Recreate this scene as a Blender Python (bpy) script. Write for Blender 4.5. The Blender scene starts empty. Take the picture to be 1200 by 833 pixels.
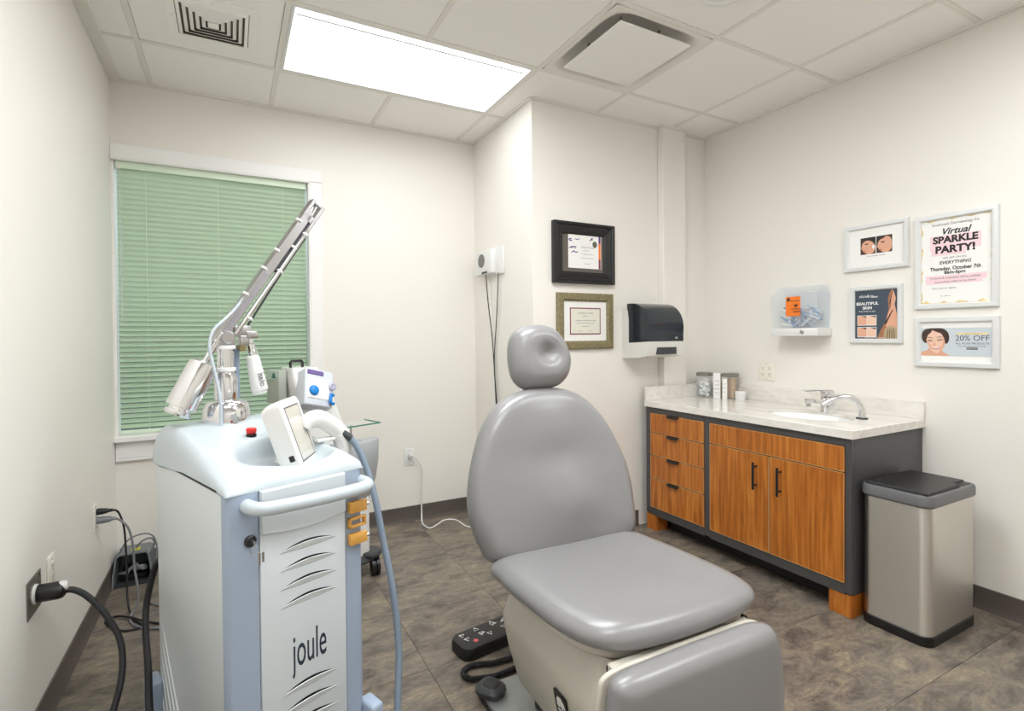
import bpy, bmesh, math, random
from mathutils import Vector, Matrix

random.seed(7)
SC = bpy.context.scene
COL = SC.collection
PI = math.pi

# ------------------------------------------------------------------ camera
cam_d = bpy.data.cameras.new('camera')
cam_d.sensor_width = 36.0
cam_d.sensor_fit = 'HORIZONTAL'
cam_d.lens = 597.57 / 1200 * 36.0
cam_d.shift_x = 0.0202
cam_d.shift_y = -0.01167
cam_d.clip_start = 0.02
cam = bpy.data.objects.new('camera', cam_d)
COL.objects.link(cam)
_yaw, _pitch, _roll = 0.4722, -0.0133, -0.0083
_fw = Vector((math.sin(_yaw) * math.cos(_pitch), math.cos(_yaw) * math.cos(_pitch), math.sin(_pitch)))
_r = Vector((math.cos(_yaw), -math.sin(_yaw), 0))
_u = _r.cross(_fw)
_R = _r * math.cos(_roll) + _u * math.sin(_roll)
_U = -_r * math.sin(_roll) + _u * math.cos(_roll)
cam.matrix_world = Matrix(((_R.x, _U.x, -_fw.x, 0), (_R.y, _U.y, -_fw.y, 0), (_R.z, _U.z, -_fw.z, 1.2607), (0, 0, 0, 1)))
SC.camera = cam

# ------------------------------------------------------------------ world, exposure
w = bpy.data.worlds.new('world')
SC.world = w
w.use_nodes = True
# overcast sky above dark planting, seen only through the window
_nt = w.node_tree
_tc = _nt.nodes.new('ShaderNodeTexCoord')
_sx = _nt.nodes.new('ShaderNodeSeparateXYZ')
_rp = _nt.nodes.new('ShaderNodeValToRGB')
_rp.color_ramp.elements[0].position, _rp.color_ramp.elements[0].color = 0.02, (0.010, 0.022, 0.014, 1)
_rp.color_ramp.elements[1].position, _rp.color_ramp.elements[1].color = 0.30, (0.80, 0.92, 1.0, 1)
_nt.links.new(_tc.outputs['Generated'], _sx.inputs[0])
_nt.links.new(_sx.outputs['Z'], _rp.inputs[0])
_nt.links.new(_rp.outputs[0], _nt.nodes['Background'].inputs[0])
_nt.nodes['Background'].inputs[1].default_value = 1.9
SC.view_settings.view_transform = 'Standard'
SC.view_settings.look = 'None'
SC.view_settings.gamma = 1.0
SC.view_settings.use_curve_mapping = False
SC.view_settings.exposure = 0.43
LIGHT = 8.6          # radiance of the ceiling lenses
LIGHT_LEVEL = (0.48, 1.62, 1.05, 1.05)   # window fixture, chair fixture, two unseen fill fixtures added behind the camera
LIGHT_RGB = (0.965, 0.99, 1.0)

# ------------------------------------------------------------------ helpers
def lin(c):
    def f(v):
        v /= 255.0
        return v / 12.92 if v <= 0.04045 else ((v + 0.055) / 1.055) ** 2.4
    return (f(c[0]), f(c[1]), f(c[2]), 1.0)

def mat(name, rgb, rough=0.5, metal=0.0, spec=0.5, bump=None, vary=None, coat=0.0, emit=None, stretch=(1, 1, 1)):
    m = bpy.data.materials.new(name)
    m.use_nodes = True
    nt = m.node_tree
    b = nt.nodes['Principled BSDF']
    b.inputs['Base Color'].default_value = lin(rgb)
    b.inputs['Roughness'].default_value = rough
    b.inputs['Metallic'].default_value = metal
    b.inputs['Specular IOR Level'].default_value = spec
    b.inputs['Coat Weight'].default_value = coat
    if emit:
        b.inputs['Emission Color'].default_value = (*emit[0], 1)
        b.inputs['Emission Strength'].default_value = emit[1]
    if bump or vary:
        tc = nt.nodes.new('ShaderNodeTexCoord')
        mp = nt.nodes.new('ShaderNodeMapping')
        mp.inputs['Scale'].default_value = stretch
        nt.links.new(tc.outputs['Object'], mp.inputs['Vector'])
    if bump:
        n = nt.nodes.new('ShaderNodeTexNoise')
        n.inputs['Scale'].default_value = bump[0]
        n.inputs['Detail'].default_value = 4
        nt.links.new(mp.outputs[0], n.inputs['Vector'])
        bp = nt.nodes.new('ShaderNodeBump')
        bp.inputs['Strength'].default_value = bump[1]
        bp.inputs['Distance'].default_value = bump[2] if len(bump) > 2 else 0.002
        nt.links.new(n.outputs['Fac'], bp.inputs['Height'])
        nt.links.new(bp.outputs[0], b.inputs['Normal'])
    if vary:
        n = nt.nodes.new('ShaderNodeTexNoise')
        n.inputs['Scale'].default_value = vary[0]
        n.inputs['Detail'].default_value = 5
        nt.links.new(mp.outputs[0], n.inputs['Vector'])
        r = nt.nodes.new('ShaderNodeValToRGB')
        a = vary[1]
        c = lin(rgb)
        r.color_ramp.elements[0].position = 0.3
        r.color_ramp.elements[1].position = 0.7
        r.color_ramp.elements[0].color = (c[0] * (1 - a), c[1] * (1 - a), c[2] * (1 - a), 1)
        r.color_ramp.elements[1].color = (min(1, c[0] * (1 + a)), min(1, c[1] * (1 + a)), min(1, c[2] * (1 + a)), 1)
        nt.links.new(n.outputs['Fac'], r.inputs[0])
        nt.links.new(r.outputs[0], b.inputs['Base Color'])
    return m

def clear_mat(name, rgb, mix, rough=0.05):
    """clear plastic or thin glass: transparent mixed with a glossy coat"""
    m = bpy.data.materials.new(name)
    m.use_nodes = True
    nt = m.node_tree
    b = nt.nodes['Principled BSDF']
    b.inputs['Base Color'].default_value = lin(rgb)
    b.inputs['Roughness'].default_value = rough
    t = nt.nodes.new('ShaderNodeBsdfTransparent')
    t.inputs[0].default_value = lin(rgb)
    mx = nt.nodes.new('ShaderNodeMixShader')
    mx.inputs[0].default_value = mix
    nt.links.new(t.outputs[0], mx.inputs[1])
    nt.links.new(b.outputs[0], mx.inputs[2])
    nt.links.new(mx.outputs[0], nt.nodes['Material Output'].inputs[0])
    return m

def obj(name, bm, m, parent=None, sharp=35, loc=None):
    me = bpy.data.meshes.new(name)
    bmesh.ops.recalc_face_normals(bm, faces=bm.faces[:])
    bm.to_mesh(me)
    bm.free()
    for p in me.polygons:
        p.use_smooth = True
    me.set_sharp_from_angle(angle=math.radians(sharp))
    for mm in (m if isinstance(m, (list, tuple)) else [m]):
        me.materials.append(mm)
    o = bpy.data.objects.new(name, me)
    COL.objects.link(o)
    if parent:
        o.parent = parent
    if loc:
        o.location = loc
    return o

def tag(o, label, cat, group=None):
    o['label'] = label
    o['category'] = cat
    if group:
        o['group'] = group
    return o

def thing(name, label, cat, loc=(0, 0, 0), rotz=0.0, group=None, rot=None):
    o = bpy.data.objects.new(name, None)
    o.empty_display_size = 0.05
    COL.objects.link(o)
    if rot is not None:
        o.matrix_world = Matrix.Translation(loc) @ rot.to_4x4()
    else:
        o.location = loc
        o.rotation_euler = (0, 0, rotz)
    return tag(o, label, cat, group)

def struct(name, bm, m, parent=None, sharp=35):
    o = obj(name, bm, m, parent, sharp)
    o['kind'] = 'structure'
    return o

def BM():
    return bmesh.new()

def setmi(bm, n0, mi):
    if mi:
        bm.faces.ensure_lookup_table()
        for f in bm.faces[n0:]:
            f.material_index = mi

def box(bm, lo, hi, bev=0.0, seg=2, M=None, mi=0):
    n0 = len(bm.faces)
    lo, hi = Vector(lo), Vector(hi)
    c = (lo + hi) / 2
    s = hi - lo
    T = Matrix.Translation(c) @ Matrix.Diagonal((s.x, s.y, s.z, 1))
    if bev <= 0:
        r = bmesh.ops.create_cube(bm, size=1.0, matrix=(M @ T if M else T))
    else:
        tmp = bmesh.new()
        bmesh.ops.create_cube(tmp, size=1.0, matrix=T)
        bmesh.ops.bevel(tmp, geom=tmp.edges[:], offset=bev, segments=seg, profile=0.5, affect='EDGES')
        merge(bm, tmp, M)
    setmi(bm, n0, mi)

def merge(bm, tmp, M=None):
    vm = {}
    for v in tmp.verts:
        vm[v] = bm.verts.new(M @ v.co if M else v.co)
    for f in tmp.faces:
        try:
            nf = bm.faces.new([vm[v] for v in f.verts])
            nf.material_index = f.material_index
        except ValueError:
            pass
    tmp.free()

def rings(bm, rs, closed=True, cap0=True, cap1=True, mi=0):
    n0 = len(bm.faces)
    V = [[bm.verts.new(p) for p in r] for r in rs]
    n = len(V[0])
    for a, b in zip(V[:-1], V[1:]):
        for i in range(n if closed else n - 1):
            j = (i + 1) % n
            bm.faces.new((a[i], a[j], b[j], b[i]))
    if cap0:
        bm.faces.new(V[0][::-1])
    if cap1:
        bm.faces.new(V[-1])
    setmi(bm, n0, mi)
    return V

def frame_of(d):
    d = d.normalized()
    a = Vector((0, 0, 1)) if abs(d.z) < 0.9 else Vector((1, 0, 0))
    x = d.cross(a).normalized()
    return x, d.cross(x).normalized()

def cyl(bm, p0, p1, r0, r1=None, n=24, mi=0, caps=True):
    p0, p1 = Vector(p0), Vector(p1)
    r1 = r0 if r1 is None else r1
    x, y = frame_of(p1 - p0)
    rings(bm, [[p + (x * math.cos(2 * PI * i / n) + y * math.sin(2 * PI * i / n)) * r for i in range(n)]
               for p, r in ((p0, r0), (p1, r1))], cap0=caps, cap1=caps, mi=mi)

def turned(bm, p0, axis, prof, n=28, mi=0, caps=True):
    """lathe: prof is a list of (radius, distance along the axis)"""
    p0, axis = Vector(p0), Vector(axis).normalized()
    x, y = frame_of(axis)
    rings(bm, [[p0 + axis * h + (x * math.cos(2 * PI * i / n) + y * math.sin(2 * PI * i / n)) * max(r, 1e-5) for i in range(n)]
               for r, h in prof], cap0=caps, cap1=caps, mi=mi)

def spline(pts, k=8, closed=False):
    P = [Vector(p) for p in pts]
    n = len(P)
    out = []
    for i in range(n if closed else n - 1):
        if closed:
            a, b, c, d = P[i - 1], P[i], P[(i + 1) % n], P[(i + 2) % n]
        else:
            a, b, c, d = P[max(i - 1, 0)], P[i], P[i + 1], P[min(i + 2, n - 1)]
        for j in range(k):
            t = j / k
            out.append(0.5 * ((2 * b) + (c - a) * t + (2 * a - 5 * b + 4 * c - d) * t * t + (3 * b - a - 3 * c + d) * t ** 3))
    if not closed:
        out.append(P[-1])
    return out

def tube(bm, pts, r, n=10, k=8, smooth=True, mi=0):
    P = spline(pts, k) if smooth else [Vector(p) for p in pts]
    rr = r if callable(r) else (lambda t: r)
    t0 = (P[1] - P[0]).normalized()
    x, y = frame_of(t0)
    rs = []
    for i, p in enumerate(P):
        t = (P[min(i + 1, len(P) - 1)] - P[max(i - 1, 0)])
        if t.length < 1e-9:
            t = t0
        t.normalize()
        x = (x - t * x.dot(t)).normalized()
        y = t.cross(x)
        q = rr(i / (len(P) - 1))
        rs.append([p + (x * math.cos(2 * PI * j / n) + y * math.sin(2 * PI * j / n)) * q for j in range(n)])
    rings(bm, rs, mi=mi)

def prism(bm, poly, to3, h0, h1, mi=0):
    """extrude a 2D polygon; to3(u, v, h) gives the point"""
    rings(bm, [[to3(u, v, h0) for u, v in poly], [to3(u, v, h1) for u, v in poly]], mi=mi)

def flat(bm, poly, z, mi=0):
    f = bm.faces.new([bm.verts.new((x, y, z)) for x, y in poly])
    f.material_index = mi

def rect(x0, y0, x1, y1):
    return [(x0, y0), (x1, y0), (x1, y1), (x0, y1)]

def ell(cx, cy, rx, ry, n=28, a0=0, a1=2 * PI, rot=0.0):
    out = []
    full = abs(a1 - a0 - 2 * PI) < 1e-6
    for i in range(n if full else n + 1):
        a = a0 + (a1 - a0) * i / n
        x, y = rx * math.cos(a), ry * math.sin(a)
        out.append((cx + x * math.cos(rot) - y * math.sin(rot), cy + x * math.sin(rot) + y * math.cos(rot)))
    return out

def rrect(w, d, r, n=6, cx=0.0, cy=0.0):
    out = []
    for sx, sy, a0 in ((1, 1, 0), (-1, 1, PI / 2), (-1, -1, PI), (1, -1, 1.5 * PI)):
        for i in range(n + 1):
            a = a0 + PI / 2 * i / n
            out.append((cx + sx * (w / 2 - r) + r * math.cos(a), cy + sy * (d / 2 - r) + r * math.sin(a)))
    return out

def text(bm, s, x, y, size, z=0.0, bold=0.0, shear=0.0, sx=1.0, ext=0.0002, align='CENTER', M=None, mi=0):
    cu = bpy.data.curves.new('t', 'FONT')
    cu.body = s
    cu.size = size
    cu.align_x = align
    cu.align_y = 'CENTER'
    cu.offset = bold * size
    cu.shear = shear
    cu.extrude = ext
    cu.resolution_u = 4
    o = bpy.data.objects.new('t', cu)
    COL.objects.link(o)
    dg = bpy.context.evaluated_depsgraph_get()
    me = bpy.data.meshes.new_from_object(o.evaluated_get(dg))
    tmp = bmesh.new()
    tmp.from_mesh(me)
    for f in tmp.faces:
        f.material_index = mi
    T = Matrix.Translation((x, y, z)) @ Matrix.Diagonal((sx, 1, 1, 1))
    merge(bm, tmp, (M @ T) if M else T)
    bpy.data.objects.remove(o)
    bpy.data.curves.remove(cu)
    bpy.data.meshes.remove(me)

def pillow(bm, outline, to3, th, edge, bulge=0.0, fn=None, back_flat=True, k=6):
    """an upholstered pad: smooth outline, round edge, puffed front; to3(u, v, h)"""
    P = [(p.x, p.y) for p in spline([(u, v, 0) for u, v in outline], k, closed=True)]
    cu = sum(p[0] for p in P) / len(P)
    cv = sum(p[1] for p in P) / len(P)
    Rm = sum(math.hypot(p[0] - cu, p[1] - cv) for p in P) / len(P)
    rs = []
    def ring(s, h, front):
        r = []
        for (u, v) in P:
            uu, vv = cu + (u - cu) * s, cv + (v - cv) * s
            hh = h
            if front:
                hh += bulge * (1 - s * s) + (fn(uu, vv) if fn else 0) * min(1.0, (1 - s) * 4)
            r.append(to3(uu, vv, hh))
        rs.append(r)
    for s in (0.02, 0.5):
        ring(s * 0.95, -th / 2, False)
    n = 9
    for i in range(n + 1):
        a = -PI / 2 + PI * i / n
        ring(1 - edge * (1 - math.cos(a)) / Rm, th / 2 * math.sin(a), a > 0.3)
    s0 = 1 - edge / Rm
    for i in range(1, 15):
        s = s0 * (1 - i / 15)
        ring(s, th / 2, True)
    ring(0.004, th / 2, True)
    rings(bm, rs)

# wall orientations: local x to the right on the wall, y up, z out into the room
def basis(x, y, z):
    return Matrix(((x[0], y[0], z[0]), (x[1], y[1], z[1]), (x[2], y[2], z[2])))
ON_RIGHT = basis((0, -1, 0), (0, 0, 1), (-1, 0, 0))
ON_BACK = basis((1, 0, 0), (0, 0, 1), (0, -1, 0))
ON_LEFT = basis((0, 1, 0), (0, 0, 1), (1, 0, 0))

# ------------------------------------------------------------------ room numbers
XL, XR, XC, YB, YC, YF, ZC = -0.562, 3.038, 1.59, 3.3695, 2.5695, -1.25, 2.66
G = 0.6096
GX0, GY0 = -0.3748, 2.888

# ------------------------------------------------------------------ materials
M_wall = mat('wall_paint', (241, 237, 230), 0.45, bump=(220, 0.06, 0.0006))
M_trim = mat('white_trim_paint', (244, 243, 241), 0.35)
M_tile = mat('ceiling_tile_board', (250, 248, 244), 0.9, bump=(160, 0.12, 0.001))
M_tee = mat('ceiling_tee_paint', (236, 232, 225), 0.5)
M_base = mat('vinyl_baseboard', (92, 84, 79), 0.4, bump=(60, 0.05))
M_divider = mat('grey_divider', (214, 214, 212), 0.5)
M_white = mat('white_plastic', (232, 232, 230), 0.35)
M_shell_lifted = mat('shell_plastic_lifted', (226, 233, 236), 0.32, coat=0.15)  # cart shell colour, brightened to make up for dim light on the sides
M_shell_toned = mat('shell_plastic_toned', (196, 206, 212), 0.34, coat=0.1)  # same shell, colour darkened for the over-lit deck and handle
M_panel = mat('pale_grey_panel', (214, 221, 226), 0.4)
M_blue = mat('blue_grey_plastic', (164, 179, 200), 0.38)
M_hose = mat('blue_grey_hose', (128, 143, 160), 0.45)
M_black = mat('black_plastic', (24, 24, 25), 0.4)
M_dark = mat('dark_grey_plastic', (58, 60, 64), 0.45)
M_cord = mat('grey_cord', (122, 124, 128), 0.45)
M_rub = mat('black_rubber', (30, 31, 34), 0.55)
M_chrome = mat('chrome', (226, 226, 228), 0.06, 1.0)
M_alu = mat('brushed_aluminium', (190, 188, 190), 0.28, 1.0, bump=(300, 0.05))
M_red = mat('red_plastic', (226, 48, 40), 0.35)
M_amber = mat('amber_plastic', (226, 168, 80), 0.25, coat=0.4)
M_screen = mat('screen_glass', (206, 202, 192), 0.12, coat=0.5)
M_vinyl = mat('grey_vinyl', (136, 135, 136), 0.30, spec=0.75, bump=(420, 0.05, 0.0006), vary=(3.0, 0.04))
M_beige = mat('beige_shroud', (206, 200, 188), 0.42)
M_plate = mat('grey_base_plate', (150, 154, 152), 0.4, 0.3)
M_frame = mat('charcoal_laminate', (74, 73, 74), 0.42, bump=(90, 0.04))
M_toe = mat('dark_toe_kick', (34, 32, 31), 0.6)
M_porc = mat('white_porcelain', (250, 250, 249), 0.12, coat=0.5)
M_ivory = mat('ivory_plate', (238, 234, 222), 0.35)
M_slot = mat('socket_slot', (70, 62, 52), 0.6)
M_steel_plate = mat('zinc_plate', (150, 148, 142), 0.38, 0.9, bump=(80, 0.1))
M_green = mat('blind_green', (222, 238, 216), 0.42)
M_glass = clear_mat('clear_glass', (253, 254, 254), 0.08)
M_pane = clear_mat('window_glass', (238, 242, 240), 0.12)
M_clear = clear_mat('clear_plastic', (248, 250, 252), 0.20, 0.12)
M_gedge = mat('green_glass_edge', (70, 140, 120), 0.15)
M_sage = mat('sage_grey_case', (172, 178, 168), 0.5)
M_gbucket = mat('grey_case', (172, 177, 180), 0.4)
M_bluclip = mat('bright_blue_plastic', (22, 132, 214), 0.35)
M_purple = mat('purple_display', (120, 104, 158), 0.2)
M_paper = mat('paper', (244, 243, 240), 0.55)
M_ink = mat('black_ink', (40, 36, 38), 0.6)
M_grey_ink = mat('grey_ink', (140, 138, 140), 0.6)
M_pink = mat('pink_ink', (248, 214, 220), 0.6)
M_gold = mat('gold_ink', (232, 208, 148), 0.45, vary=(60, 0.25))
M_skin = mat('skin_ink', (226, 170, 142), 0.6)
M_skin2 = mat('skin_light_ink', (240, 200, 178), 0.6)
M_hair = mat('brown_ink', (66, 46, 38), 0.6)
M_slate = mat('slate_ink', (66, 78, 92), 0.6)
M_sky = mat('pale_blue_ink', (204, 212, 218), 0.6)
M_silverframe = mat('silver_white_frame', (226, 227, 227), 0.35, 0.1)
M_blackframe = mat('black_frame', (20, 19, 20), 0.42, bump=(150, 0.2))
M_mat_brown = mat('brown_mount', (98, 92, 84), 0.7)
M_goldframe = mat('mottled_olive_frame', (134, 124, 92), 0.45, 0.2, bump=(90, 0.3), vary=(70, 0.28))
M_wine = mat('wine_ink', (128, 48, 72), 0.6)
M_cream = mat('cream_paper', (230, 228, 214), 0.6)
M_orange = mat('orange_label', (246, 128, 38), 0.5)
M_purple_ink = mat('violet_ink', (96, 62, 132), 0.6)
M_gauze = mat('cotton', (244, 244, 244), 0.9)
M_tan = mat('tan_sticks', (208, 172, 132), 0.7)
M_syr = mat('pale_blue_syringes', (186, 204, 222), 0.4)
M_disp = mat('navy_black_plastic', (26, 35, 44), 0.2, coat=0.3)
M_teal = mat('dark_teal_label', (40, 110, 104), 0.3)

# wood: vertical grain in world space, each panel offset at random
def wood_mat():
    m = bpy.data.materials.new('cherry_laminate')
    m.use_nodes = True
    nt = m.node_tree
    b = nt.nodes['Principled BSDF']
    g = nt.nodes.new('ShaderNodeNewGeometry')
    oi = nt.nodes.new('ShaderNodeObjectInfo')
    add = nt.nodes.new('ShaderNodeVectorMath')
    add.operation = 'ADD'
    sc = nt.nodes.new('ShaderNodeVectorMath')
    sc.operation = 'SCALE'
    sc.inputs['Scale'].default_value = 7.0
    cmb = nt.nodes.new('ShaderNodeCombineXYZ')
    nt.links.new(oi.outputs['Random'], cmb.inputs[1])
    nt.links.new(cmb.outputs[0], sc.inputs[0])
    nt.links.new(g.outputs['Position'], add.inputs[0])
    nt.links.new(sc.outputs[0], add.inputs[1])
    mp = nt.nodes.new('ShaderNodeMapping')
    mp.inputs['Scale'].default_value = (7, 7, 1.0)
    nt.links.new(add.outputs[0], mp.inputs[0])
    n1 = nt.nodes.new('ShaderNodeTexNoise')
    n1.inputs['Scale'].default_value = 1.6
    n1.inputs['Detail'].default_value = 3
    n1.inputs['Distortion'].default_value = 1.2
    nt.links.new(mp.outputs[0], n1.inputs['Vector'])
    wv = nt.nodes.new('ShaderNodeMath')
    wv.operation = 'MULTIPLY'
    wv.inputs[1].default_value = 22.0
    nt.links.new(n1.outputs['Fac'], wv.inputs[0])
    sn = nt.nodes.new('ShaderNodeMath')
    sn.operation = 'SINE'
    nt.links.new(wv.outputs[0], sn.inputs[0])
    mp2 = nt.nodes.new('ShaderNodeMapping')
    mp2.inputs['Scale'].default_value = (80, 80, 3)
    nt.links.new(add.outputs[0], mp2.inputs[0])
    n2 = nt.nodes.new('ShaderNodeTexNoise')
    n2.inputs['Scale'].default_value = 1.0
    n2.inputs['Detail'].default_value = 4
    nt.links.new(mp2.outputs[0], n2.inputs['Vector'])
    mx = nt.nodes.new('ShaderNodeMath')
    mx.operation = 'MULTIPLY_ADD'
    mx.inputs[1].default_value = 0.045
    nt.links.new(sn.outputs[0], mx.inputs[0])
    nt.links.new(n2.outputs['Fac'], mx.inputs[2])
    mx2 = nt.nodes.new('ShaderNodeMath')
    mx2.operation = 'MULTIPLY_ADD'
    mx2.inputs[1].default_value = 0.5
    nt.links.new(n1.outputs['Fac'], mx2.inputs[0])
    nt.links.new(mx.outputs[0], mx2.inputs[2])
    r = nt.nodes.new('ShaderNodeValToRGB')
    e = r.color_ramp.elements
    e[0].position, e[0].color = 0.45, lin((138, 76, 24))
    e[1].position, e[1].color = 1.0, lin((206, 132, 56))
    x = e.new(0.72)
    x.color = lin((180, 104, 34))
    nt.links.new(mx2.outputs[0], r.inputs[0])
    nt.links.new(r.outputs[0], b.inputs['Base Color'])
    b.inputs['Roughness'].default_value = 0.38
    return m
M_wood = wood_mat()
M_woodedge = mat('pale_wood_edge', (214, 168, 112), 0.4)

def floor_mat():
    m = bpy.data.materials.new('slate_vinyl_tile')
    m.use_nodes = True
    nt = m.node_tree
    b = nt.nodes['Principled BSDF']
    g = nt.nodes.new('ShaderNodeNewGeometry')
    oi = nt.nodes.new('ShaderNodeObjectInfo')
    cmb = nt.nodes.new('ShaderNodeCombineXYZ')
    mul = nt.nodes.new('ShaderNodeMath')
    mul.operation = 'MULTIPLY'
    mul.inputs[1].default_value = 3.0
    nt.links.new(oi.outputs['Random'], mul.inputs[0])
    nt.links.new(mul.outputs[0], cmb.inputs[2])
    add = nt.nodes.new('ShaderNodeVectorMath')
    add.operation = 'ADD'
    nt.links.new(g.outputs['Position'], add.inputs[0])
    nt.links.new(cmb.outputs[0], add.inputs[1])
    mp = nt.nodes.new('ShaderNodeMapping')
    mp.inputs['Scale'].default_value = (0.75, 1.5, 1)
    nt.links.new(add.outputs[0], mp.inputs[0])
    def noise(s, d, dist, rough=0.6):
        n = nt.nodes.new('ShaderNodeTexNoise')
        n.inputs['Scale'].default_value = s
        n.inputs['Detail'].default_value = d
        n.inputs['Distortion'].default_value = dist
        n.inputs['Roughness'].default_value = rough
        nt.links.new(mp.outputs[0], n.inputs['Vector'])
        return n
    n1 = noise(7.0, 12, 0.4, 0.80)
    r1 = nt.nodes.new('ShaderNodeValToRGB')
    e = r1.color_ramp.elements
    e[0].position, e[0].color = 0.34, lin((66, 61, 57))
    e[1].position, e[1].color = 0.68, lin((176, 160, 136))
    for p, c in ((0.44, (100, 91, 83)), (0.51, (120, 111, 101)), (0.58, (138, 126, 108))):
        x = e.new(p)
        x.color = lin(c)
    nt.links.new(n1.outputs['Fac'], r1.inputs[0])
    n2 = noise(16.0, 10, 0.8, 0.80)
    r2 = nt.nodes.new('ShaderNodeValToRGB')
    e = r2.color_ramp.elements
    e[0].position, e[0].color = 0.52, (0, 0, 0, 1)
    e[1].position, e[1].color = 0.64, (1, 1, 1, 1)
    nt.links.new(n2.outputs['Fac'], r2.inputs[0])
    n3 = noise(3.0, 5, 0.8)
    r3 = nt.nodes.new('ShaderNodeValToRGB')
    e = r3.color_ramp.elements
    e[0].position, e[0].color = 0.38, lin((104, 102, 100))
    e[1].position, e[1].color = 0.62, lin((166, 146, 116))
    nt.links.new(n3.outputs['Fac'], r3.inputs[0])
    mm = nt.nodes.new('ShaderNodeMath')
    mm.operation = 'MULTIPLY'
    mm.inputs[1].default_value = 0.55
    nt.links.new(r2.outputs[0], mm.inputs[0])
    mx = nt.nodes.new('ShaderNodeMixRGB')
    nt.links.new(mm.outputs[0], mx.inputs[0])
    nt.links.new(r1.outputs[0], mx.inputs[1])
    nt.links.new(r3.outputs[0], mx.inputs[2])
    nt.links.new(mx.outputs[0], b.inputs['Base Color'])
    b.inputs['Roughness'].default_value = 0.42
    bp = nt.nodes.new('ShaderNodeBump')
    bp.inputs['Strength'].default_value = 0.25
    bp.inputs['Distance'].default_value = 0.002
    nt.links.new(n2.outputs['Fac'], bp.inputs['Height'])
    nt.links.new(bp.outputs[0], b.inputs['Normal'])
    return m
M_floor = floor_mat()

def stone_mat():
    m = bpy.data.materials.new('pale_quartz')
    m.use_nodes = True
    nt = m.node_tree
    b = nt.nodes['Principled BSDF']
    g = nt.nodes.new('ShaderNodeNewGeometry')
    mp = nt.nodes.new('ShaderNodeMapping')
    mp.inputs['Scale'].default_value = (6, 1.6, 6)
    nt.links.new(g.outputs['Position'], mp.inputs[0])
    n = nt.nodes.new('ShaderNodeTexNoise')
    n.inputs['Scale'].default_value = 3
    n.inputs['Detail'].default_value = 8
    n.inputs['Distortion'].default_value = 1.5
    nt.links.new(mp.outputs[0], n.inputs['Vector'])
    r = nt.nodes.new('ShaderNodeValToRGB')
    e = r.color_ramp.elements
    e[0].position, e[0].color = 0.32, lin((222, 216, 207))
    e[1].position, e[1].color = 0.6, lin((236, 232, 226))
    nt.links.new(n.outputs['Fac'], r.inputs[0])
    nt.links.new(r.outputs[0], b.inputs['Base Color'])
    b.inputs['Roughness'].default_value = 0.14
    return m
M_stone = stone_mat()

def steel_mat():
    m = bpy.data.materials.new('brushed_steel')
    m.use_nodes = True
    nt = m.node_tree
    b = nt.nodes['Principled BSDF']
    b.inputs['Base Color'].default_value = lin((216, 212, 205))
    b.inputs['Metallic'].default_value = 1.0
    tc = nt.nodes.new('ShaderNodeTexCoord')
    mp = nt.nodes.new('ShaderNodeMapping')
    mp.inputs['Scale'].default_value = (4, 4, 500)
    nt.links.new(tc.outputs['Object'], mp.inputs[0])
    n = nt.nodes.new('ShaderNodeTexNoise')
    n.inputs['Scale'].default_value = 1.0
    n.inputs['Detail'].default_value = 3
    nt.links.new(mp.outputs[0], n.inputs['Vector'])
    r = nt.nodes.new('ShaderNodeMapRange')
    r.inputs['To Min'].default_value = 0.36
    r.inputs['To Max'].default_value = 0.40
    b.inputs['Anisotropic'].default_value = 0.85
    b.inputs['Anisotropic Rotation'].default_value = 0.25
    nt.links.new(n.outputs['Fac'], r.inputs[0])
    nt.links.new(r.outputs[0], b.inputs['Roughness'])
    return m
M_steel = steel_mat()

def lens_mat(k):
    m = bpy.data.materials.new('lit_lens')
    m.use_nodes = True
    nt = m.node_tree
    nt.nodes.remove(nt.nodes['Principled BSDF'])
    e = nt.nodes.new('ShaderNodeEmission')
    e.inputs[0].default_value = (*LIGHT_RGB, 1)
    e.inputs[1].default_value = LIGHT * k
    nt.links.new(e.outputs[0], nt.nodes['Material Output'].inputs[0])
    return m
M_lenses = [lens_mat(k) for k in LIGHT_LEVEL]

# ------------------------------------------------------------------ room shell
T = 0.10
bm = BM(); box(bm, (XL - T, YF, 0), (XL, YB + T, ZC + 0.12)); struct('wall_left', bm, M_wall)
bm = BM(); box(bm, (XR, YF, 0), (XR + T, YC + T, ZC + 0.12)); struct('wall_right', bm, M_wall)
bm = BM(); box(bm, (XL - T, YF - T, 0), (XR + T, YF, ZC + 0.12)); struct('wall_front', bm, M_wall)
# back wall with the window opening
WX0, WX1, WZ0, WZ1 = -0.555, 0.446, 0.742, 2.232
bm = BM()
box(bm, (WX1, YB, 0), (XC, YB + T, ZC + 0.12))
box(bm, (XL, YB, 0), (WX1, YB + T, WZ0))
box(bm, (XL, YB, WZ1), (WX1, YB + T, ZC + 0.12))
box(bm, (XL, YB, WZ0), (WX0, YB + T, WZ1))
struct('wall_back', bm, M_wall)
bm = BM()
box(bm, (XC, YC, 0), (XC + 0.06, YB + T, ZC + 0.12))
struct('wall_return', bm, M_wall)
bm = BM()
box(bm, (XC + 0.06, YC, 0), (XR, YC + T, ZC + 0.12))
struct('wall_alcove', bm, M_wall)
# pilaster on the alcove wall
bm = BM(); box(bm, (2.585, 2.516, 0), (2.79, YC, ZC), 0.003, 1); struct('trim_1', bm, M_wall)

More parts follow.
